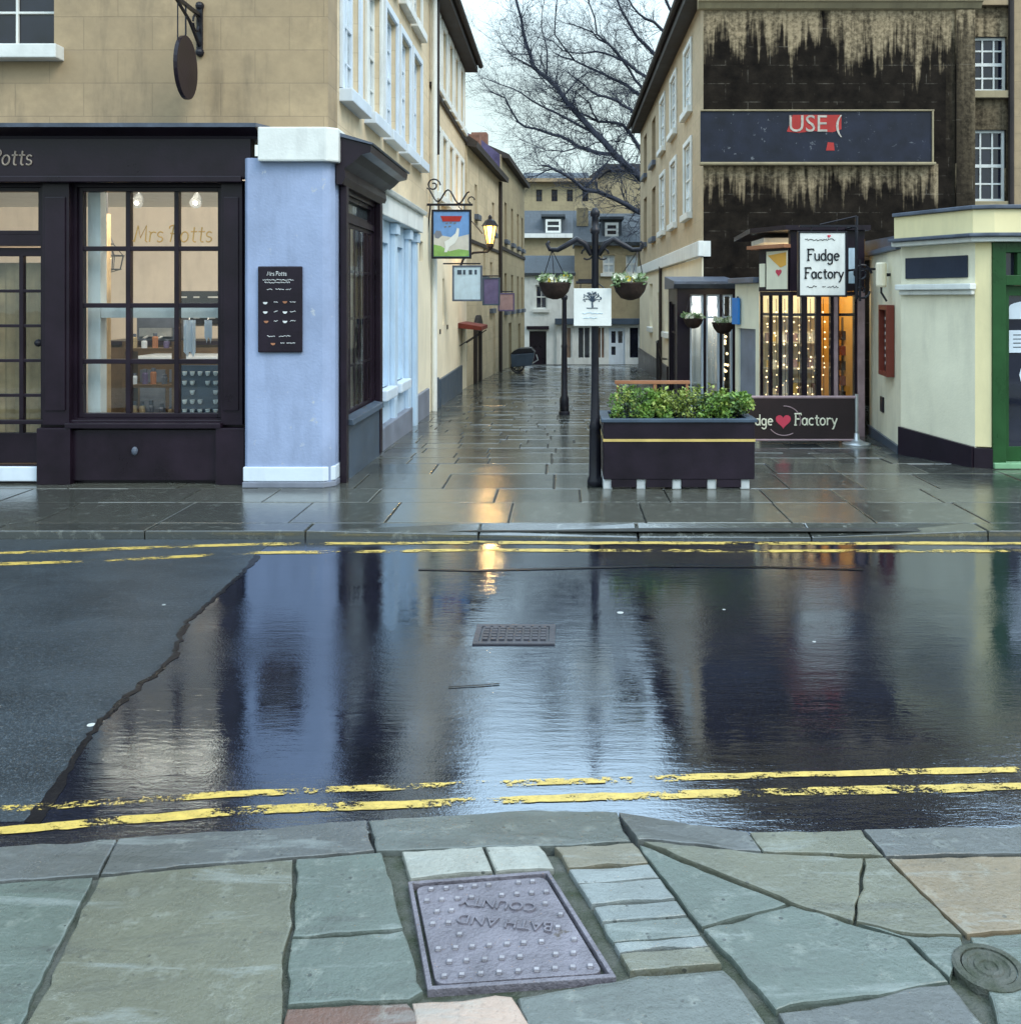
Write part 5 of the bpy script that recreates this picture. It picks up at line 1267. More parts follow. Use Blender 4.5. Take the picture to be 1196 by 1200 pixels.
# ------------------------------------------------------------------ yellow cream shop at right
B = thing('cream_corner_shop', 'single storey cream shop with canted corner and green door at right', 'shop', (6, 11, 0))
p0, p1, p2, p3 = (3.86, 11.85), (3.62, 10.08), (4.03, 9.2), (4.17, 9.15)
fl, Lf = frame(*p0, *p1); ct, Lt = frame(*p1, *p2); fn, _ = frame(0, 9.15, 1, 9.15)
MB(fl).wall(0, Lf - .01, -.2, 2.18, [], .25).build('wall', M['cream2'], B)
MB(fl).box(-.02, Lf - .03, -.3, .05, 2.182, 2.24).build('coping', M['lead'], B, .01)
MB(fl).box(Lf * .42, Lf * .42 + .17, .003, .02, .32, .5).build('vent', M['black'], B, .005)
MB(fl).box(0.02, Lf - .05, .003, .03, -.2, .06).build('plinth', M['slateblue'], B)
MB(ct).wall(0, Lt, -.1, 2.2, [], .25).build('wall', M['cream2'], B)
MB(ct).box(.08, Lt - .08, .003, .02, 1.86, 2.08).build('sign_panel', M['navyp'], B, .004)
mb = MB(ct); mb.box(.0, Lt + .02, .003, .09, 1.74, 1.80); mb.box(.02, Lt - .0, .003, .05, 1.69, 1.738); mb.build('ledge', M['white'], B, .01)
MB(ct).prism([(.0, -.1), (Lt + .0, -.1), (Lt, .20), (.0, .28)], .003, .045).build('plinth', M['plum'], B, .004)
mb = MB(); ww = Vector((0, 0))
mb.prism_w([p2, p3, (4.17, 9.6), (3.9, 9.6)], .2, 2.2); mb.build('corner_pilaster', M['litcream'], B, .004)
MB().prism_w([(p2[0] - .02, p2[1] - .02), (p3[0] + .0, p3[1] - .03), (4.17, 9.58), (3.92, 9.58)], -.05, .19).build('plinth', M['plum'], B, .004)
dx0, dx1 = 4.172, 5.15
MB(fn).wall(5.2, 9.5, .2, 2.2, [(5.5, 7.3, .6, 2.0)], .25).build('wall', M['litcream'], B)
MB(fn).box(5.18, 9.5, .002, .03, -.05, .19).build('plinth', M['plum'], B, .004)
window(B, fn, 5.5, 7.3, .6, 2.0, rows=2, cols=3, recess=.08, fm='green', pm='darkpane', sill='white')
f = MB(fn); f.box(dx0, dx0 + .13, -.12, .02, .02, 2.2); f.box(dx1 - .13, dx1 + .04, -.12, .02, .02, 2.2); f.box(dx0 + .13, dx1 - .13, -.12, .016, 1.78, 1.88); f.box(dx0 + .13, dx1 - .13, -.12, .016, 2.1, 2.2); f.box(4.42, 4.46, -.1, .0, 1.88, 2.1)
dfm = f.build('door_frame', M['green'], B, .006); MB(fn).box(dx0 + .1, dx1 - .1, -.08, -.07, 1.86, 2.12).build('pane', M['darkpane'], dfm)
d_ = MB(fn).wall(dx0 + .132, dx1 - .132, .06, 1.778, [(dx0 + .19, dx1 - .19, .2, 1.68)], .05, -.05).build('door', M['green'], B, .004)
MB(fn).box(dx0 + .17, dx1 - .17, -.08, -.072, .18, 1.7).build('pane', M['darkpane'], d_)
nt_ = MB(fn); gx = dx0 + .2
def arch(x0, x1, z0, z1): return [(x0, z0), (x1, z0)] + [((x0 + x1) / 2 + (x1 - x0) / 2 * math.cos(k * math.pi / 10), z1 + (z1 - z0) * .5 * math.sin(k * math.pi / 10)) for k in range(11)]
nt_.prism(arch(gx, gx + .5, 1.45, 1.57), -.071, -.068); nt_.box(gx + .0, gx + .3, -.071, -.068, 1.12, 1.34); nt_.prism([(gx + .22 + .12 * math.cos(k * .5236), .9 + .12 * math.sin(k * .5236)) for k in range(12)], -.071, -.068)
nt_.build('notice', M['whiteb'], d_)
lt = MB(fn)
for i in range(4): lt.box(gx + .04, gx + .12 + .04 * (i % 3), -.0675, -.066, 1.29 - i * .04, 1.298 - i * .04)
lt.build('notice_writing', M['black'], d_)
MB(fn).tube([(dx1 - .16, -.04, .95), (dx1 - .16, .02, .98), (dx1 - .16, .02, 1.2), (dx1 - .16, -.04, 1.23)], .012).build('door_handle', M['steel'], d_)
MB(fn).box(dx0, dx1 + .04, -.2, .06, .0, .055).build('door_step', M['palegreen'], B, .008)
# cornice and parapet follow the canted corner
def follow(offs, z0, z1, mat, name, bev=.008):
    def ofs(p, q, d):
        a = Vector((q[0] - p[0], q[1] - p[1], 0)).normalized(); n_ = a.cross(Vector((0, 0, 1))); return n_ * d
    n1 = ofs(p1, p2, offs); n2 = Vector((0, -offs, 0))
    A = (p1[0] + n1.x - .03, p1[1] + n1.y); Bq = (p2[0] + n1.x * .8, p2[1] - offs * .85); Cq = (9.6, 9.15 - offs)
    ins = (9.6, 9.5); 
    return MB().prism_w([A, Bq, (p3[0], 9.15 - offs), Cq, ins, (4.3, 9.5), (3.95, 10.3), (p1[0] + .3, p1[1] + .1)], z0, z1).build(name, mat, B, bev)
follow(.10, 2.202, 2.25, M['white'], 'cornice'); follow(.15, 2.252, 2.285, M['lead'], 'cornice')
follow(.06, 2.287, 2.52, M['litcream'], 'parapet'); follow(.09, 2.522, 2.56, M['lead'], 'coping')
MB().box(3.95, 9.6, 9.5, 15, 2.15, 2.4).build('roof', M['lead'], B)
MB().box(9.3, 9.6, 9.4, 15, 0, 2.15).build('wall', M['litcream'], B)
# red menu case with lamp
t = thing('menu_case', 'red brown framed menu case hung on the cream flank wall', 'menu case', (3.68, 10.7, 1.2))
u0, u1 = Lf * .60, Lf * .60 + .36
mb = MB(fl); mb.box(u0, u1, .003, .03, .83, 1.52); mb.build('board', M['black'], t)
mb = MB(fl)
for a, b, c_, e2 in ((u0 - .05, u0, .78, 1.58), (u1, u1 + .05, .78, 1.58), (u0, u1, 1.52, 1.58), (u0, u1, .78, .83)): mb.box(a, b, .003, .09, c_, e2)
mb.build('frame', M['redbrown'], t, .006)
mb = MB(fl)
for i in range(7): mb.box(u0 + .05, u0 + .15 + .1 * (i % 2), .03, .036, .9 + i * .085, .93 + i * .085)
mb.build('menu_writing', M['chalk'], t)
mb = MB(fl); mb.prism([( (u0 + u1) / 2 + .08 * math.cos(k * .5236), 1.25 + .05 * math.sin(k * .5236)) for k in range(12)], .031, .036); mb.build('picture', M['heart'], t)
t = thing('wall_lamp', 'cream cylindrical wall lamp above the red menu case', 'lamp', (3.7, 10.8, 1.9))
uc = (u0 + u1) / 2
mb = MB(fl); mb.lathe([(.05, 1.78), (.06, 1.8), (.06, 2.04), (.05, 2.06)], uc, .1, 12); mb.build('shade', M['cream'], t); mb = MB(fl); mb.tube([(uc, .0, 1.92), (uc, .1, 1.92)], .02); mb.tube([(uc, .1, 1.78), (uc, .1, 1.72), (uc, .04, 1.62)], .012); mb.build('bracket', M['black'], t)

# ------------------------------------------------------------------ planter
D = 8.1; zf = PZ(495, D)
t = thing('street_planter', 'long dark planter trough with gold stripe over pale blocks painted as light gaps', 'planter', (PX(792, D), D + .3, 0))
ptx0, ptx1 = PX(707, D), PX(884, D)
mb = MB(); dpt = .62; wtk = .035
mb.box(ptx0, ptx1, D, D + wtk, .09, zf); mb.box(ptx0, ptx1, D + dpt - wtk, D + dpt, .09, zf); mb.box(ptx0, ptx0 + wtk, D + wtk, D + dpt - wtk, .09, zf); mb.box(ptx1 - wtk, ptx1, D + wtk, D + dpt - wtk, .09, zf); mb.box(ptx0 + wtk, ptx1 - wtk, D + wtk, D + dpt - wtk, .09, .13)
mb.build('trough', M['planter'], t, .006)
mb = MB(); mb.box(ptx0 - .02, ptx1 + .02, D - .02, D + .06, zf + .001, zf + .03); mb.box(ptx0 - .02, ptx1 + .02, D + dpt - .06, D + dpt + .02, zf + .001, zf + .03); mb.box(ptx0 - .02, ptx0 + .06, D + .06, D + dpt - .06, zf + .001, zf + .03); mb.box(ptx1 - .06, ptx1 + .02, D + .06, D + dpt - .06, zf + .001, zf + .03); mb.build('rim', M['slateblue'], t, .006)
mb = MB(); zst = PZ(516, D); mb.box(ptx0 - .004, ptx1 + .004, D - .006, D + dpt + .006, zst - .011, zst + .011); mb.build('stripe', M['gold'], t)
for px in (712, 751, 793, 834, 873):
    x = PX(px, D); mb = MB(); mb.box(x - .04, x + .04, D + .02, D + dpt - .02, .0, .088); mb.build('foot', M['gap_light'], t, .01)  # light through the gaps under the trough, painted as pale blocks
mb = MB()
for a, b in ((716, 745), (757, 787), (799, 828), (840, 868)): mb.box(PX(a, D), PX(b, D), D + .005, D + .03, .022, .088)
mb.build('skirt', M['planter'], t)
MB().box(ptx0 + wtk, ptx1 - wtk, D + wtk, D + dpt - wtk, zf - .1, zf - .05).build('soil', M['moss'], t)
def leaf_clump(mb, c, rad, n, size, rng, flat=.8):
    for _ in range(n):
        while True:
            p = Vector((rng.uniform(-1, 1), rng.uniform(-1, 1), rng.uniform(-1, 1)))
            if .25 < p.length < 1: break
        p = Vector((p.x * rad[0], p.y * rad[1], p.z * rad[2])) + Vector(c)
        a = Vector((rng.uniform(-1, 1), rng.uniform(-1, 1), rng.uniform(-.3, 1))).normalized(); b = a.cross(Vector((rng.uniform(-1, 1), rng.uniform(-1, 1), rng.uniform(-1, 1)))).normalized()
        s = size * rng.uniform(.6, 1.3); n_ = a.cross(b)
        mb.add([p, p + a * s * .5 + b * s * .3 + n_ * s * .08, p + a * s, p + a * s * .5 - b * s * .3 + n_ * s * .08], [(0, 1, 2), (0, 2, 3)])
rl = random.Random(11)
spx = [(733, 464, 'rounded pale green'), (768, 470, 'low leafy green'), (800, 466, 'bushy mid green'), (832, 466, 'rounded bright green'), (858, 472, 'small drooping green')]
for i, (px, py, ds) in enumerate(spx):
    x = PX(px, D + .3)
    ql = ['at the left end of the planter', 'second from left in the planter', 'in the middle of the planter', 'second from right in the planter', 'at the right end of the planter'][i]
    t = thing('shrub', ds + ' shrub ' + ql, 'shrub', (x, D + .3, zf - .05), 'shrubs growing in the street planter')
    hh = PZ(py - 12, D + .3) - zf
    mb = MB()
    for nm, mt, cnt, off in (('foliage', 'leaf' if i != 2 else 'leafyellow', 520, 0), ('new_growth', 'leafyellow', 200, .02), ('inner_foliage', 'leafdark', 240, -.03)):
        mb.m = ('foliage', 'new_growth', 'inner_foliage').index(nm)
        for q in range(7):
            leaf_clump(mb, (x + rl.uniform(-.11, .11), D + .3 + rl.uniform(-.18, .14), zf + hh * rl.uniform(.12, .72) + off), (.075, .08, hh * .33), int(cnt * (1.25 + .2 * ((i * 2) % 3))) // 8, (.034, .05, .028, .04, .046)[i], rl)
    mb.build('foliage', [M['leaf' if i != 2 else 'leafyellow'], M['leafyellow'], M['leafdark']], t)
    mb = MB()
    for q in range(5): mb.tube([(x, D + .3, zf - .08), (x + rl.uniform(-.08, .08), D + .3 + rl.uniform(-.1, .1), zf + hh * .8)], [.008, .003], 5)
    mb.build('stem', M['bark'], t)
t = thing('timber_frame', 'terracotta coloured timber frame standing among the planter shrubs', 'frame', (PX(765, D + .5), D + .52, zf - .05))
mb = MB(); yy = D + .52
mb.box(PX(765, yy), PX(769, yy), yy - .015, yy + .015, zf - .08, PZ(450, yy))
for a in (722, 803): mb.box(PX(a, yy), PX(a + 3, yy), yy - .015, yy + .015, zf - .08, PZ(450, yy))
mb.build('post', M['terra'], t, .003); MB().box(PX(720, yy), PX(808, yy), yy - .02, yy + .02, PZ(450, yy) + .001, PZ(446, yy)).build('top_rail', M['terra'], t, .003)

# ------------------------------------------------------------------ lamp post style sign post with baskets
D = 8.3; xp = PX(697, D)
t = thing('basket_post', 'tall black iron post with scrolled arms beside the planter', 'post', (xp, D, 0))
ztop = PZ(248, D)
MB().lathe([(.07, 0), (.07, .05), (.055, .08), (.05, .5), (.055, .52), (.042, .56), (.034, .9), (.03, ztop - .2), (.042, ztop - .19), (.042, ztop - .15), (.03, ztop - .14), (.03, ztop - .05), (.042, ztop - .04), (.042, ztop), (.02, ztop + .03), (.005, ztop + .035)], xp, D, 16).build('shaft', M['black'], t, 0, True)
za = PZ(283, D)
for sx in (-1, 1):
    mb = MB(); pts = [(xp + sx * .03, D, za - .12), (xp + sx * .09, D, za - .02), (xp + sx * .16, D, za + .02), (xp + sx * .25, D, za - .03), (xp + sx * .33, D, za - .075), (xp + sx * .40, D, za - .07), (xp + sx * .425, D, za - .02), (xp + sx * .40, D, za - .0)]
    mb.tube(pts, [.024, .027, .027, .024, .022, .02, .017, .012], 8)
    mb.tube([(xp + sx * (.07 + .05 * math.cos(k * .6)), D, za - .11 + .05 * math.sin(k * .6)) for k in range(10)], .009, 6); mb.build('arm', M['black'], t, 0, True)
mb = MB(); mb.tube([(xp - .17, D, PZ(331, D)), (xp + .02, D, PZ(331, D))], .014); mb.box(xp - .15, xp + .02, D - .012, D + .012, PZ(331, D), PZ(327, D)); mb.build('sign_arm', M['black'], t)
# baskets
def basket(px, py, D, rad, label, grp, petals=('petaly', 'petalw'), chain_to=None):
    x = PX(px, D); zr = PZ(py, D)
    t = thing('hanging_basket', label, 'hanging basket', (x, D, zr - rad), grp)
    MB().lathe([(.02, zr - rad * .95), (rad * .55, zr - rad * .82), (rad * .85, zr - rad * .45), (rad, zr), (rad * 1.03, zr + .015), (rad * .9, zr)], x, D, 16).build('bowl', M['moss'], t, 0, True)
    mb = MB(); rg = random.Random(int(px))
    for q in range(6): leaf_clump(mb, (x + rg.uniform(-.8, .8) * rad, D + rg.uniform(-.7, .7) * rad, zr + rad * rg.uniform(.05, .35)), (rad * .4, rad * .4, rad * .28), 60, rad * .32, rg)
    mb.build('foliage', M['leafpale'], t)
    for pm_, n_ in zip(petals, (5, 8)):
        mb = MB()
        for q in range(n_):
            c = Vector((x + rg.uniform(-.85, .85) * rad, D - rad * rg.uniform(.1, .8), zr + rad * rg.uniform(.15, .5)))
            for k in range(6):
                a = k * math.pi / 3; w_ = rad * .16
                p1_ = c + Vector((math.cos(a) * w_, -.01, math.sin(a) * w_)); p2_ = c + Vector((math.cos(a + .9) * w_, -.01, math.sin(a + .9) * w_))
                mb.add([c, p1_, (p1_ + p2_) * .5 + (((p1_ + p2_) * .5) - c) * .35, p2_], [(0, 1, 2, 3)])
        mb.build('flower', M[pm_], t)
    if chain_to:
        mb = MB()
        for k in range(3):
            a = k * 2.094 + .5; mb.tube([(x + rad * math.cos(a), D + rad * math.sin(a), zr), (chain_to[0], chain_to[1], chain_to[2])], .004, 4)
        mb.build('chain', M['black'], t)
    return t
basket(650, 333, D, .142, 'hanging basket of white and yellow flowers left of the iron post', 'baskets on the iron post', chain_to=(xp - .38, D, za - .075))
basket(738, 333, D, .150, 'hanging basket with a yellow bloom right of the iron post', 'baskets on the iron post', chain_to=(xp + .38, D, za - .075))
# white sign with tree emblem
D = 8.22
t = thing('tree_emblem_sign', 'square white hanging sign with grey tree emblem on the iron post', 'sign', (PX(694, D), D, PZ(360, D)))
tf, _ = frame(0, D, 1, D); kx = lambda px: PX(px, D); kz = lambda py: PZ(py, D)
MB(tf).box(kx(672), kx(716), -.012, .012, kz(382), kz(338)).build('board', M['white'], t, .004)
lt = MB(tf); lt.tube([(kx(694), .014, kz(360)), (kx(693.5), .014, kz(352))], [.008, .005], 5); lt.tube([(kx(687), .014, kz(361)), (kx(700), .014, kz(361))], .004, 4)
for dx, dz in ((-8, 346), (-5, 344), (0, 343), (5, 344), (8, 347), (-9, 350), (9, 351), (3, 342), (-3, 342.5)):
    lt.tube([(kx(694), .014, kz(354)), (kx(694 + dx * .5), .014, kz((dz + 351) / 2)), (kx(694 + dx), .014, kz(dz))], [.005, .004, .0025], 4)
    for _ in range(4): lt.ball((kx(694 + dx + rl.uniform(-2, 2)), .013, kz(dz + rl.uniform(-1, 3))), .006, 5)
lt.build('emblem', M['slateblue'], t)
lt = MB(tf)
for y, a, b in ((367, 682, 706), (372.5, 683, 699)):
    pts = []; x = a
    while x < b: pts.append((kx(x), .0135, kz(y) + r2.uniform(-.006, .006))); x += .8
    lt.tube(pts, .003, 4)
lt.build('lettering', M['signblue'], t)
mb = MB(tf); mb.tube([(kx(680), 0, kz(338)), (kx(680), 0, kz(331))], .005); mb.tube([(kx(708), 0, kz(338)), (kx(700), -.08, kz(331))], .005); mb.build('hook', M['black'], t)
# thin second post farther back
D = 14.3; x = PX(661, D)
t = thing('iron_bollard', 'slender black iron bollard standing in the alley behind the post', 'bollard', (x, D, zg(D)))
MB().lathe([(.07, zg(D)), (.07, zg(D) + .25), (.05, zg(D) + .3), (.042, .9), (.05, .92), (.04, .96), (.035, PZ(352, D)), (.05, PZ(350, D)), (.05, PZ(347, D)), (.01, PZ(344, D))], x, D, 12).build('shaft', M['black'], t, 0, True)
MB().lathe([(.085, zg(D) - .01), (.085, zg(D) + .05), (.072, zg(D) + .06)], x, D, 12).build('base', M['black'], t)
# baskets by corner shop
basket(812, 374, 14.2, .15, 'small basket of white flowers left above the glazed corner shop', 'baskets by the corner shop', ('petalw', 'petalw'), (PX(812, 14.2), 14.5, PZ(345, 14.2)))
basket(847, 379, 14.2, .17, 'dark basket with white flowers right above the glazed corner shop', 'baskets by the corner shop', ('petalw', 'petalw'), (PX(847, 14.2), 14.5, PZ(345, 14.2)))
# handrail by the cream wall
D = 19.5
t = thing('handrail', 'curved black iron handrail at the steps of the cream building', 'handrail', (2.0, D, zg(D)))
mb = MB(); mb.tube([(2.3, 21, .3), (2.1, 20.4, .35), (1.95, 19.6, .75), (1.9, 18.8, .8)], .025, 6)
mb.build('rail', M['black'], t)
for (a, b, c_) in ((1.95, 19.6, .75), (1.9, 18.8, .8), (2.1, 20.4, .35)): MB().tube([(a, b, zg(b) - .02), (a, b, c_)], .02, 6).build('baluster', M['black'], t)

# ------------------------------------------------------------------ signs and lamp along the left side
def hang_sign(name, label, cat, x0, x1, y0, y1, D, mat, parts=None, frm='black', wallx=-2.1):
    hf, _ = frame(0, D, 1, D); a, b, c_, e2 = PX(x0, D), PX(x1, D), PZ(y1, D), PZ(y0, D)
    t = thing(name, label, cat, ((a + b) / 2, D, c_), 'hanging signs along the alley')
    MB(hf).box(a, b, -.02, .02, c_, e2).build('board', M[mat], t, .004)
    mb = MB(hf); e = .03
    mb.box(a - e, a, -.03, .032, c_ - e, e2 + e); mb.box(b, b + e, -.03, .032, c_ - e, e2 + e); mb.box(a, b, -.03, .032, e2, e2 + e); mb.box(a, b, -.03, .032, c_ - e, c_); mb.build('frame', M[frm], t, .005)
    return t, hf, a, b, c_, e2
D = 14.6
t, hf, a, b, c_, e2 = hang_sign('tavern_sign', 'framed pictorial tavern sign with red ribbon over blue sky and green ground', 'hanging sign', 508, 550, 248, 301, D, 'skyblue')
pc = MB(hf); W_, H_ = b - a, e2 - c_
q = lambda x, y: (a + W_ * x, c_ + H_ * y)
pc.m = 0; pc.prism([q(0.01, .01), q(.99, .01), q(.99, .5), q(.6, .42), q(.3, .46), q(.01, .5)], .0205, .023)
pc.m = 1; pc.prism([q(.01, .01), q(.99, .01), q(.99, .14), q(.7, .17), q(.45, .12), q(.2, .24), q(.01, .27)], .0235, .026)
pc.m = 2; pc.prism([q(.2, .9), q(.8, .9), q(.74, .78), q(.26, .78)], .021, .027)
pc.m = 3; pc.prism([q(.02, .5), q(.08, .58), q(.2, .57), q(.25, .47), q(.14, .4), q(.05, .42)], .0235, .026)
pc.m = 4; pc.prism([q(.3, .33), q(.42, .38), q(.62, .52), q(.66, .64), q(.72, .62), q(.7, .45), q(.6, .3), q(.45, .22), q(.38, .1), q(.3, .1), q(.33, .22)], .0265, .03)
pc.m = 3
for x, y in ((.34, .72), (.45, .73), (.56, .72), (.3, .64), (.42, .65)): pc.prism([q(x, y), q(x + .07, y + .01), q(x + .07, y + .04), q(x, y + .035)], .021, .024)
pc.build('picture', [M['skypale'], M['grassgreen'], M['red'], M['greyplinth'], M['white']], t)
br = MB(hf); za_ = e2 + .09; wx_ = -2.12
br.box(wx_, b + .05, -.015, .015, za_, za_ + .035)
sc_ = []
for k in range(19): x_ = wx_ + (b - wx_) * k / 18; sc_.append((x_, 0, za_ + .12 + .10 * math.cos(k / 18 * 4 * math.pi) + .06 * (1 - k / 18)))
br.tube(sc_, .014, 6); br.tube([(wx_ + .1 + (.11 - .005 * k) * math.cos(k * .5), 0, za_ + .32 + (.11 - .005 * k) * math.sin(k * .5)) for k in range(18)], .013, 6)
br.tube([(b + .03 + .05 * math.cos(k * .5), 0, za_ + .09 + .05 * math.sin(k * .5)) for k in range(10)], .011, 6)
br.tube([(a + .08, 0, e2 + .02), (a + .08, 0, za_)], .01); br.tube([(b - .08, 0, e2 + .02), (b - .08, 0, za_)], .01); br.tube([(wx_, 0, za_ - .5), (a - .05, 0, za_)], .014)
br.build('bracket', M['black'], t)
D = 16.4
t, hf, a, b, c_, e2 = hang_sign('hanging_sign', 'pale blue hanging sign below the pictorial tavern sign', 'hanging sign', 532, 563, 313, 351, D, 'signblue', frm='lead')
lt = MB(hf)
for i, ww in enumerate((.09, .05, .07, .05)):
    lt.box(a + .06 + i * .1, a + .06 + i * .1 + ww * .8, .021, .026, e2 - .13, e2 - .05)
lt.build('lettering', M['slateblue'], t)
MB(hf).tube([(-2.12, 0, e2 + .06), (b, 0, e2 + .06)], .014).build('bracket', M['black'], t)
D = 18.3
t, hf, a, b, c_, e2 = hang_sign('hanging_sign', 'dark mauve hanging sign beneath the lit lantern', 'hanging sign', 567, 584, 327, 356, D, 'mauve', frm='slateblue')
MB(hf).tube([(-2.1, 0, e2 + .06), (b, 0, e2 + .06)], .014).build('bracket', M['black'], t)
D = 20.2
t, hf, a, b, c_, e2 = hang_sign('hanging_sign', 'small dusty pink hanging sign right of the mauve one', 'hanging sign', 585, 601, 345, 363, D, 'pinky', frm='mauve')
MB(hf).tube([(-2.1, 0, e2 + .06), (b, 0, e2 + .06)], .014).build('bracket', M['black'], t)
D = 18.6
t = thing('shop_awning', 'short red awning over a doorway on the left side of alley', 'awning', (-1.9, D, 1.0))
mb = MB(fs); mb.prism_u([(.03, PZ(378, 19)), (.5, PZ(386, 17)), (.5, PZ(391, 17)), (.03, PZ(384, 19))], 18.7, 20.2); mb.build('canopy', M['awning'], t, .005)
mb = MB(fs); mb.tube([(18.8, .05, .7), (18.8, .48, .98)], .012); mb.tube([(20.1, .05, .7), (20.1, .48, .98)], .012); mb.build('strut', M['black'], t)
# lit lantern
D = 18.8; xl = PX(574, D); hz = PZ(274, D)
t = thing('wall_lantern', 'lit black lantern glowing yellow on a curved bracket over the alley', 'lantern', (xl, D, hz))
MB().lathe([(.06, hz - .2), (.125, hz + .14), (.12, hz + .15)], xl, D, 6).build('glazing', M['lamp'], t)
mb = MB(); mb.lathe([(.17, hz + .15), (.16, hz + .17), (.10, hz + .26), (.04, hz + .30), (.04, hz + .34), (.01, hz + .38)], xl, D, 6); mb.build('hood', M['black'], t)
mb = MB()
for k in range(6):
    a = k * math.pi / 3; mb.tube([(xl + .065 * math.cos(a), D + .065 * math.sin(a), hz - .2), (xl + .13 * math.cos(a), D + .13 * math.sin(a), hz + .15)], .011, 4)
mb.lathe([(.03, hz - .32), (.07, hz - .26), (.08, hz - .2), (.06, hz - .195)], xl, D, 6); mb.build('cage', M['black'], t)
mb = MB(); mb.tube([(-2.1, D, hz - .75), (-2.0, D, hz - .5), (-1.8, D, hz - .38), (xl - .05, D, hz - .36), (xl, D, hz - .3)], .025, 6); mb.tube([(-2.1, D, hz + .55), (-1.7, D, hz + .1), (-1.62, D, hz)], .012, 5); mb.build('bracket', M['black'], t)
lamp('lantern_lamp', (xl + .02, D - .26, hz), 30, (1, .62, .22), .06)
# bins at the end
D = 25.5; x = PX(606, D)
t = thing('handcart', 'dark loaded handcart parked by the far left wall', 'cart', (PX(613, D), D, zg(D)))
z = zg(D)
mb = MB(); mb.prism([(PX(599, D), z + .18), (PX(623, D), z + .22), (PX(627, D), z + .62), (PX(598, D), z + .55)], -.0, -.7) if 0 else None
cf, _ = frame(0, D, 1, D)
mb = MB(cf); mb.prism([(PX(599, D), z + .16), (PX(623, D), z + .2), (PX(626, D), z + .55), (PX(598, D), z + .5)], -.7, 0); mb.build('body', M['slateblue'], t, .02)
mb = MB(cf); mb.prism([(PX(597, D), z + .505), (PX(627, D), z + .555), (PX(622, D), z + .68), (PX(608, D), z + .66), (PX(602, D), z + .6)], -.68, -.02); mb.build('cover', M['black'], t, .02)
for vy in (-.08, -.6):
    mb = MB(cf); mb.tube([(PX(606, D) + .17 * math.cos(k * math.pi / 8), vy, z + .18 + .17 * math.sin(k * math.pi / 8)) for k in range(17)], .02, 5)
    for k in range(4): a = k * math.pi / 4; mb.tube([(PX(606, D) - .16 * math.cos(a), vy, z + .18 - .16 * math.sin(a)), (PX(606, D) + .16 * math.cos(a), vy, z + .18 + .16 * math.sin(a))], .01, 4)
    mb.build('wheel', M['irondark'], t)
mb = MB(cf); mb.tube([(PX(623, D), -.1, z + .25), (PX(630, D), -.1, z + .35), (PX(628, D), -.1, z + .5)], .018, 5); mb.build('handle', M['steel'], t)

# ------------------------------------------------------------------ bare tree
rt = random.Random(21)
T = thing('bare_tree', 'large leafless tree with dark spreading branches behind the right building', 'tree', (4.2, 34, -.85))
TD = 34.0
def tp(px, py, d=TD): return Vector((PX(px, d), d, PZ(py, d)))
trunk = MB(); trunk.tube([(4.3, TD, -1.0), (4.2, TD, .5), (4.1, TD, 2.5), (3.9, TD, 4.2), (3.7, TD, 5.4)], [.55, .42, .38, .34, .3], 12)
trunk.build('trunk', M['bark'], T, 0, True)
limbs = [
 ([(782, 245), (760, 222), (746, 203), (719, 181), (695, 155), (672, 128), (659, 114), (640, 92), (625, 78), (615, 50), (610, 22), (602, -20)], .22),
 ([(719, 181), (700, 180), (676, 172), (658, 160), (640, 156), (615, 148), (604, 136), (592, 115), (575, 108)], .11),
 ([(695, 155), (668, 140), (640, 128), (622, 118), (600, 104), (568, 92)], .075),
 ([(790, 262), (765, 255), (745, 248), (722, 233), (700, 224), (684, 222), (668, 208), (650, 198), (634, 194)], .17),
 ([(684, 222), (700, 205), (718, 183)], .09),
 ([(765, 200), (748, 172), (735, 152), (722, 145), (700, 142), (680, 132), (664, 118)], .12),
 ([(775, 180), (752, 150), (738, 128), (722, 118), (700, 112), (682, 98), (664, 84)], .11),
 ([(775, 140), (752, 112), (735, 100), (715, 92), (698, 82), (672, 70), (650, 62)], .12),
 ([(790, 120), (765, 98), (748, 85), (728, 68), (712, 50), (694, 38), (670, 28)], .11),
 ([(795, 90), (768, 66), (748, 45), (735, 25), (722, 0), (710, -40)], .12),
 ([(800, 60), (775, 34), (756, 22), (740, 8), (726, -20)], .10),
 ([(790, 160), (765, 118), (745, 95), (730, 72), (708, 62), (684, 62), (660, 60), (636, 44)], .09),
 ([(800, 30), (785, 10), (770, -20), (750, -60)], .10),
 ([(640, 92), (640, 60), (634, 30), (640, -10)], .05), ([(659, 114), (676, 95), (690, 84), (700, 84)], .045),
 ([(676, 172), (660, 178), (640, 176), (610, 164)], .045), ([(625, 78), (600, 66), (585, 44)], .045), ([(728, 68), (700, 40), (690, 5), (684, -30)], .06),
 ([(672, 70), (650, 40), (652, 0), (645, -30)], .05), ([(700, 142), (690, 120), (676, 108), (655, 98)], .05),
 ([(735, 152), (740, 140), (745, 120)], .05), ([(650, 198), (630, 206), (618, 208)], .05),
]
lm = MB(); tw = MB(); cnt = [0]
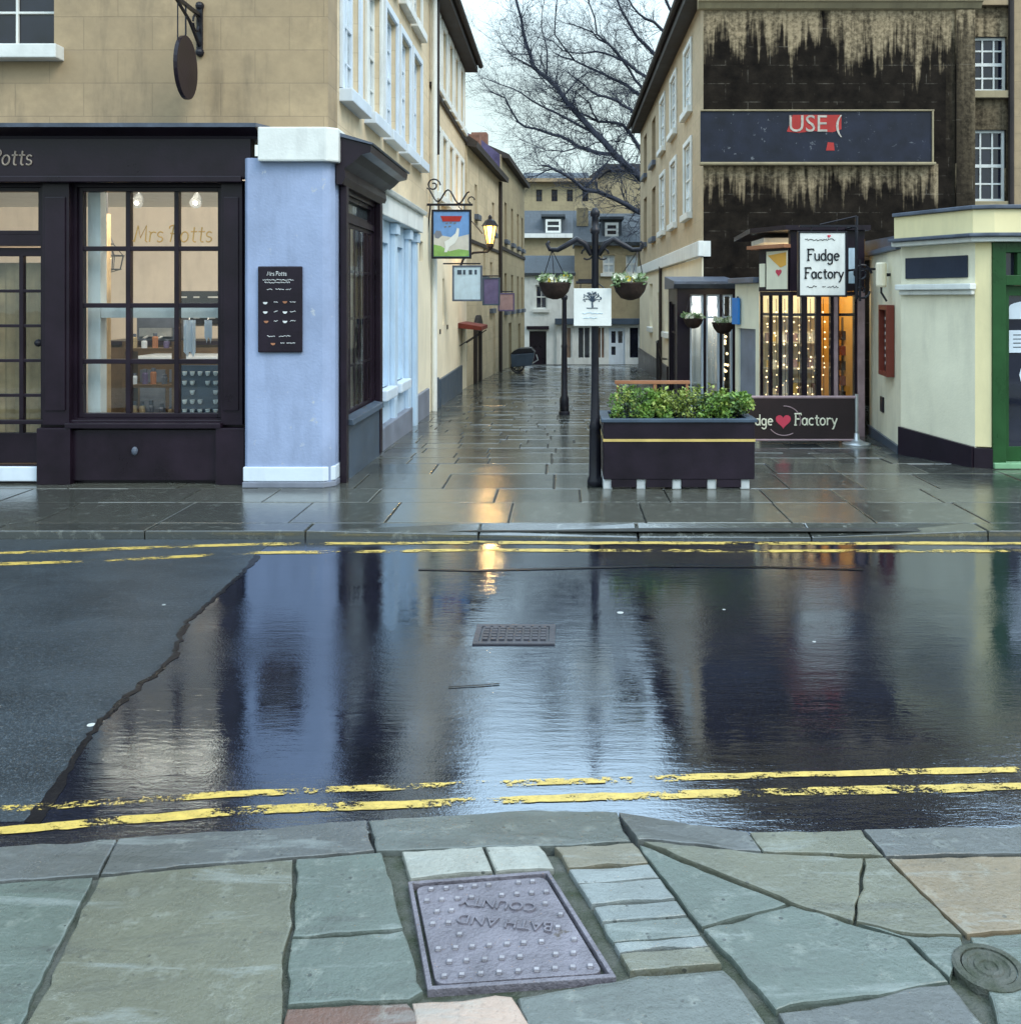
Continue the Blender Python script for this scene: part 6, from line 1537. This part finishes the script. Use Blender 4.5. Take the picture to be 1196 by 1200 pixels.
def twig(p, d, L, r, lev):
    cnt[0] += 1
    n_ = 4 if lev < 2 else 3; pts = [p.copy()]; dd = d.copy()
    for k in range(n_):
        dd = (dd + Vector((rt.gauss(0, .22), rt.gauss(0, .22), rt.gauss(.03, .2)))).normalized()
        pts.append(pts[-1] + dd * L / n_)
    tw.tube(pts, [r * (1 - .8 * k / n_) for k in range(n_ + 1)], 4 if lev == 0 else 3)
    if lev >= 3: return
    for k in range({0: 5, 1: 4, 2: 3}[lev]):
        i = rt.randint(1, n_); q_ = pts[i]
        sd = (dd + Vector((rt.gauss(0, .6), rt.gauss(0, .6), rt.gauss(.06, .5)))).normalized()
        twig(q_, sd, L * rt.uniform(.45, .7), r * .55, lev + 1)
for pl_, r in limbs:
    pts = []; dof = 0
    base = rt.uniform(-1.2, 1.2) if r < .2 else 0
    for i, (x, y) in enumerate(pl_):
        d = TD + base * (i / len(pl_)) * 2
        pts.append(tp(x + rt.uniform(-1, 1), y + rt.uniform(-1, 1), d))
    # refine with wobble
    fin = [pts[0]]
    for a, b in zip(pts, pts[1:]):
        fin.append((a + b) / 2 + Vector((rt.gauss(0, .03), rt.gauss(0, .08), rt.gauss(0, .03)))); fin.append(b)
    N = len(fin); lm.tube(fin, [r * .7 * (1 - .72 * k / (N - 1)) for k in range(N)], 7)
    for k in range(2, N):
        d = (fin[k] - fin[k - 1]).normalized()
        for _ in range(4):
            sd = (d * .8 + Vector((rt.gauss(-.15, .5), rt.gauss(0, .5), rt.gauss(.1, .55)))).normalized()
            twig(fin[k], sd, rt.uniform(.6, 1.6), max(.0075, r * .15 * (1 - .6 * k / N)), 0 if rt.random() < .55 else 1)
for (a, b) in (((3.9, 4.2), (782, 245)), ((3.7, 5.2), (775, 140)), ((3.7, 5.3), (800, 60)), ((3.8, 4.6), (775, 180)), ((4.0, 3.4), (790, 262)), ((3.7, 5.3), (790, 120)), ((3.7, 5.3), (800, 30)), ((3.75, 5.0), (765, 200)), ((3.7, 5.3), (795, 90)), ((3.7, 5.3), (790, 160))):
    e_p = tp(*b); s_p = Vector((a[0], TD, a[1])); m_p = (s_p + e_p) / 2 + Vector((.3, .2, .1)); lm.tube([s_p, m_p, e_p], [.26, .2, .14], 8)
lm.build('branch', M['bark'], T, 0, True)
o = tw.build('twigs', M['bark'], T); o['kind'] = 'stuff'

# ------------------------------------------------------------------ sky, sun, camera
W = bpy.data.worlds.new('World'); S.world = W; W.use_nodes = True
nt = W.node_tree; bg = nt.nodes['Background']
sky = nt.nodes.new('ShaderNodeTexSky'); sky.sky_type = 'NISHITA'; sky.sun_disc = False
sd = Vector((.62, -.55, .85)).normalized()
sky.sun_elevation = math.asin(sd.z); sky.sun_rotation = math.atan2(sd.x, sd.y)
sky.air_density = 1.0; sky.dust_density = 3.0
tc = nt.nodes.new('ShaderNodeTexCoord')
spx_ = nt.nodes.new('ShaderNodeSeparateXYZ'); nt.links.new(tc.outputs['Generated'], spx_.inputs[0])
cl = noise(nt, tc.outputs['Generated'], 2.2, 5, 0.55, (1, 1, 2))
oc = mixc(nt, maprange(nt, spx_.outputs[2], 0.22, 0.55), (7.5, 9.3, 9.2), (17.0, 22.5, 27.5))
oc = mixc(nt, maprange(nt, cl, 0.35, 0.7, 0, .3), oc, (8.8, 10.2, 9.9))
mx = mixc(nt, 0.9, sky.outputs[0], oc)
nt.links.new(mx, bg.inputs['Color']); bg.inputs['Strength'].default_value = 0.11
sl_ = bpy.data.lights.new('sun', 'SUN'); sl_.energy = 1.5; sl_.angle = R(25); sl_.color = (1, .90, .75)
so = bpy.data.objects.new('sun', sl_); COL.objects.link(so); so.rotation_euler = (-sd).to_track_quat('-Z', 'Y').to_euler()
cam = bpy.data.cameras.new('camera'); co = bpy.data.objects.new('camera', cam); COL.objects.link(co)
co.location = (0, 0, CH); co.rotation_euler = (R(90), 0, 0)
cam.sensor_fit = 'VERTICAL'; cam.sensor_width = cam.sensor_height = 36; cam.lens = 36 * F / 1200
cam.shift_x = (598 - HX) / 1200; cam.shift_y = (HY - 600) / 1200
cam.clip_end = 2000; cam.clip_start = .05
S.camera = co
vs = S.view_settings; vs.view_transform = 'Standard'; vs.look = 'None'; vs.gamma = 1; vs.use_curve_mapping = False; vs.exposure = 0.15
S.cycles.max_bounces = 8; S.cycles.transparent_max_bounces = 12
S.cycles.caustics_reflective = False; S.cycles.caustics_refractive = False
S.cycles.use_denoising = True
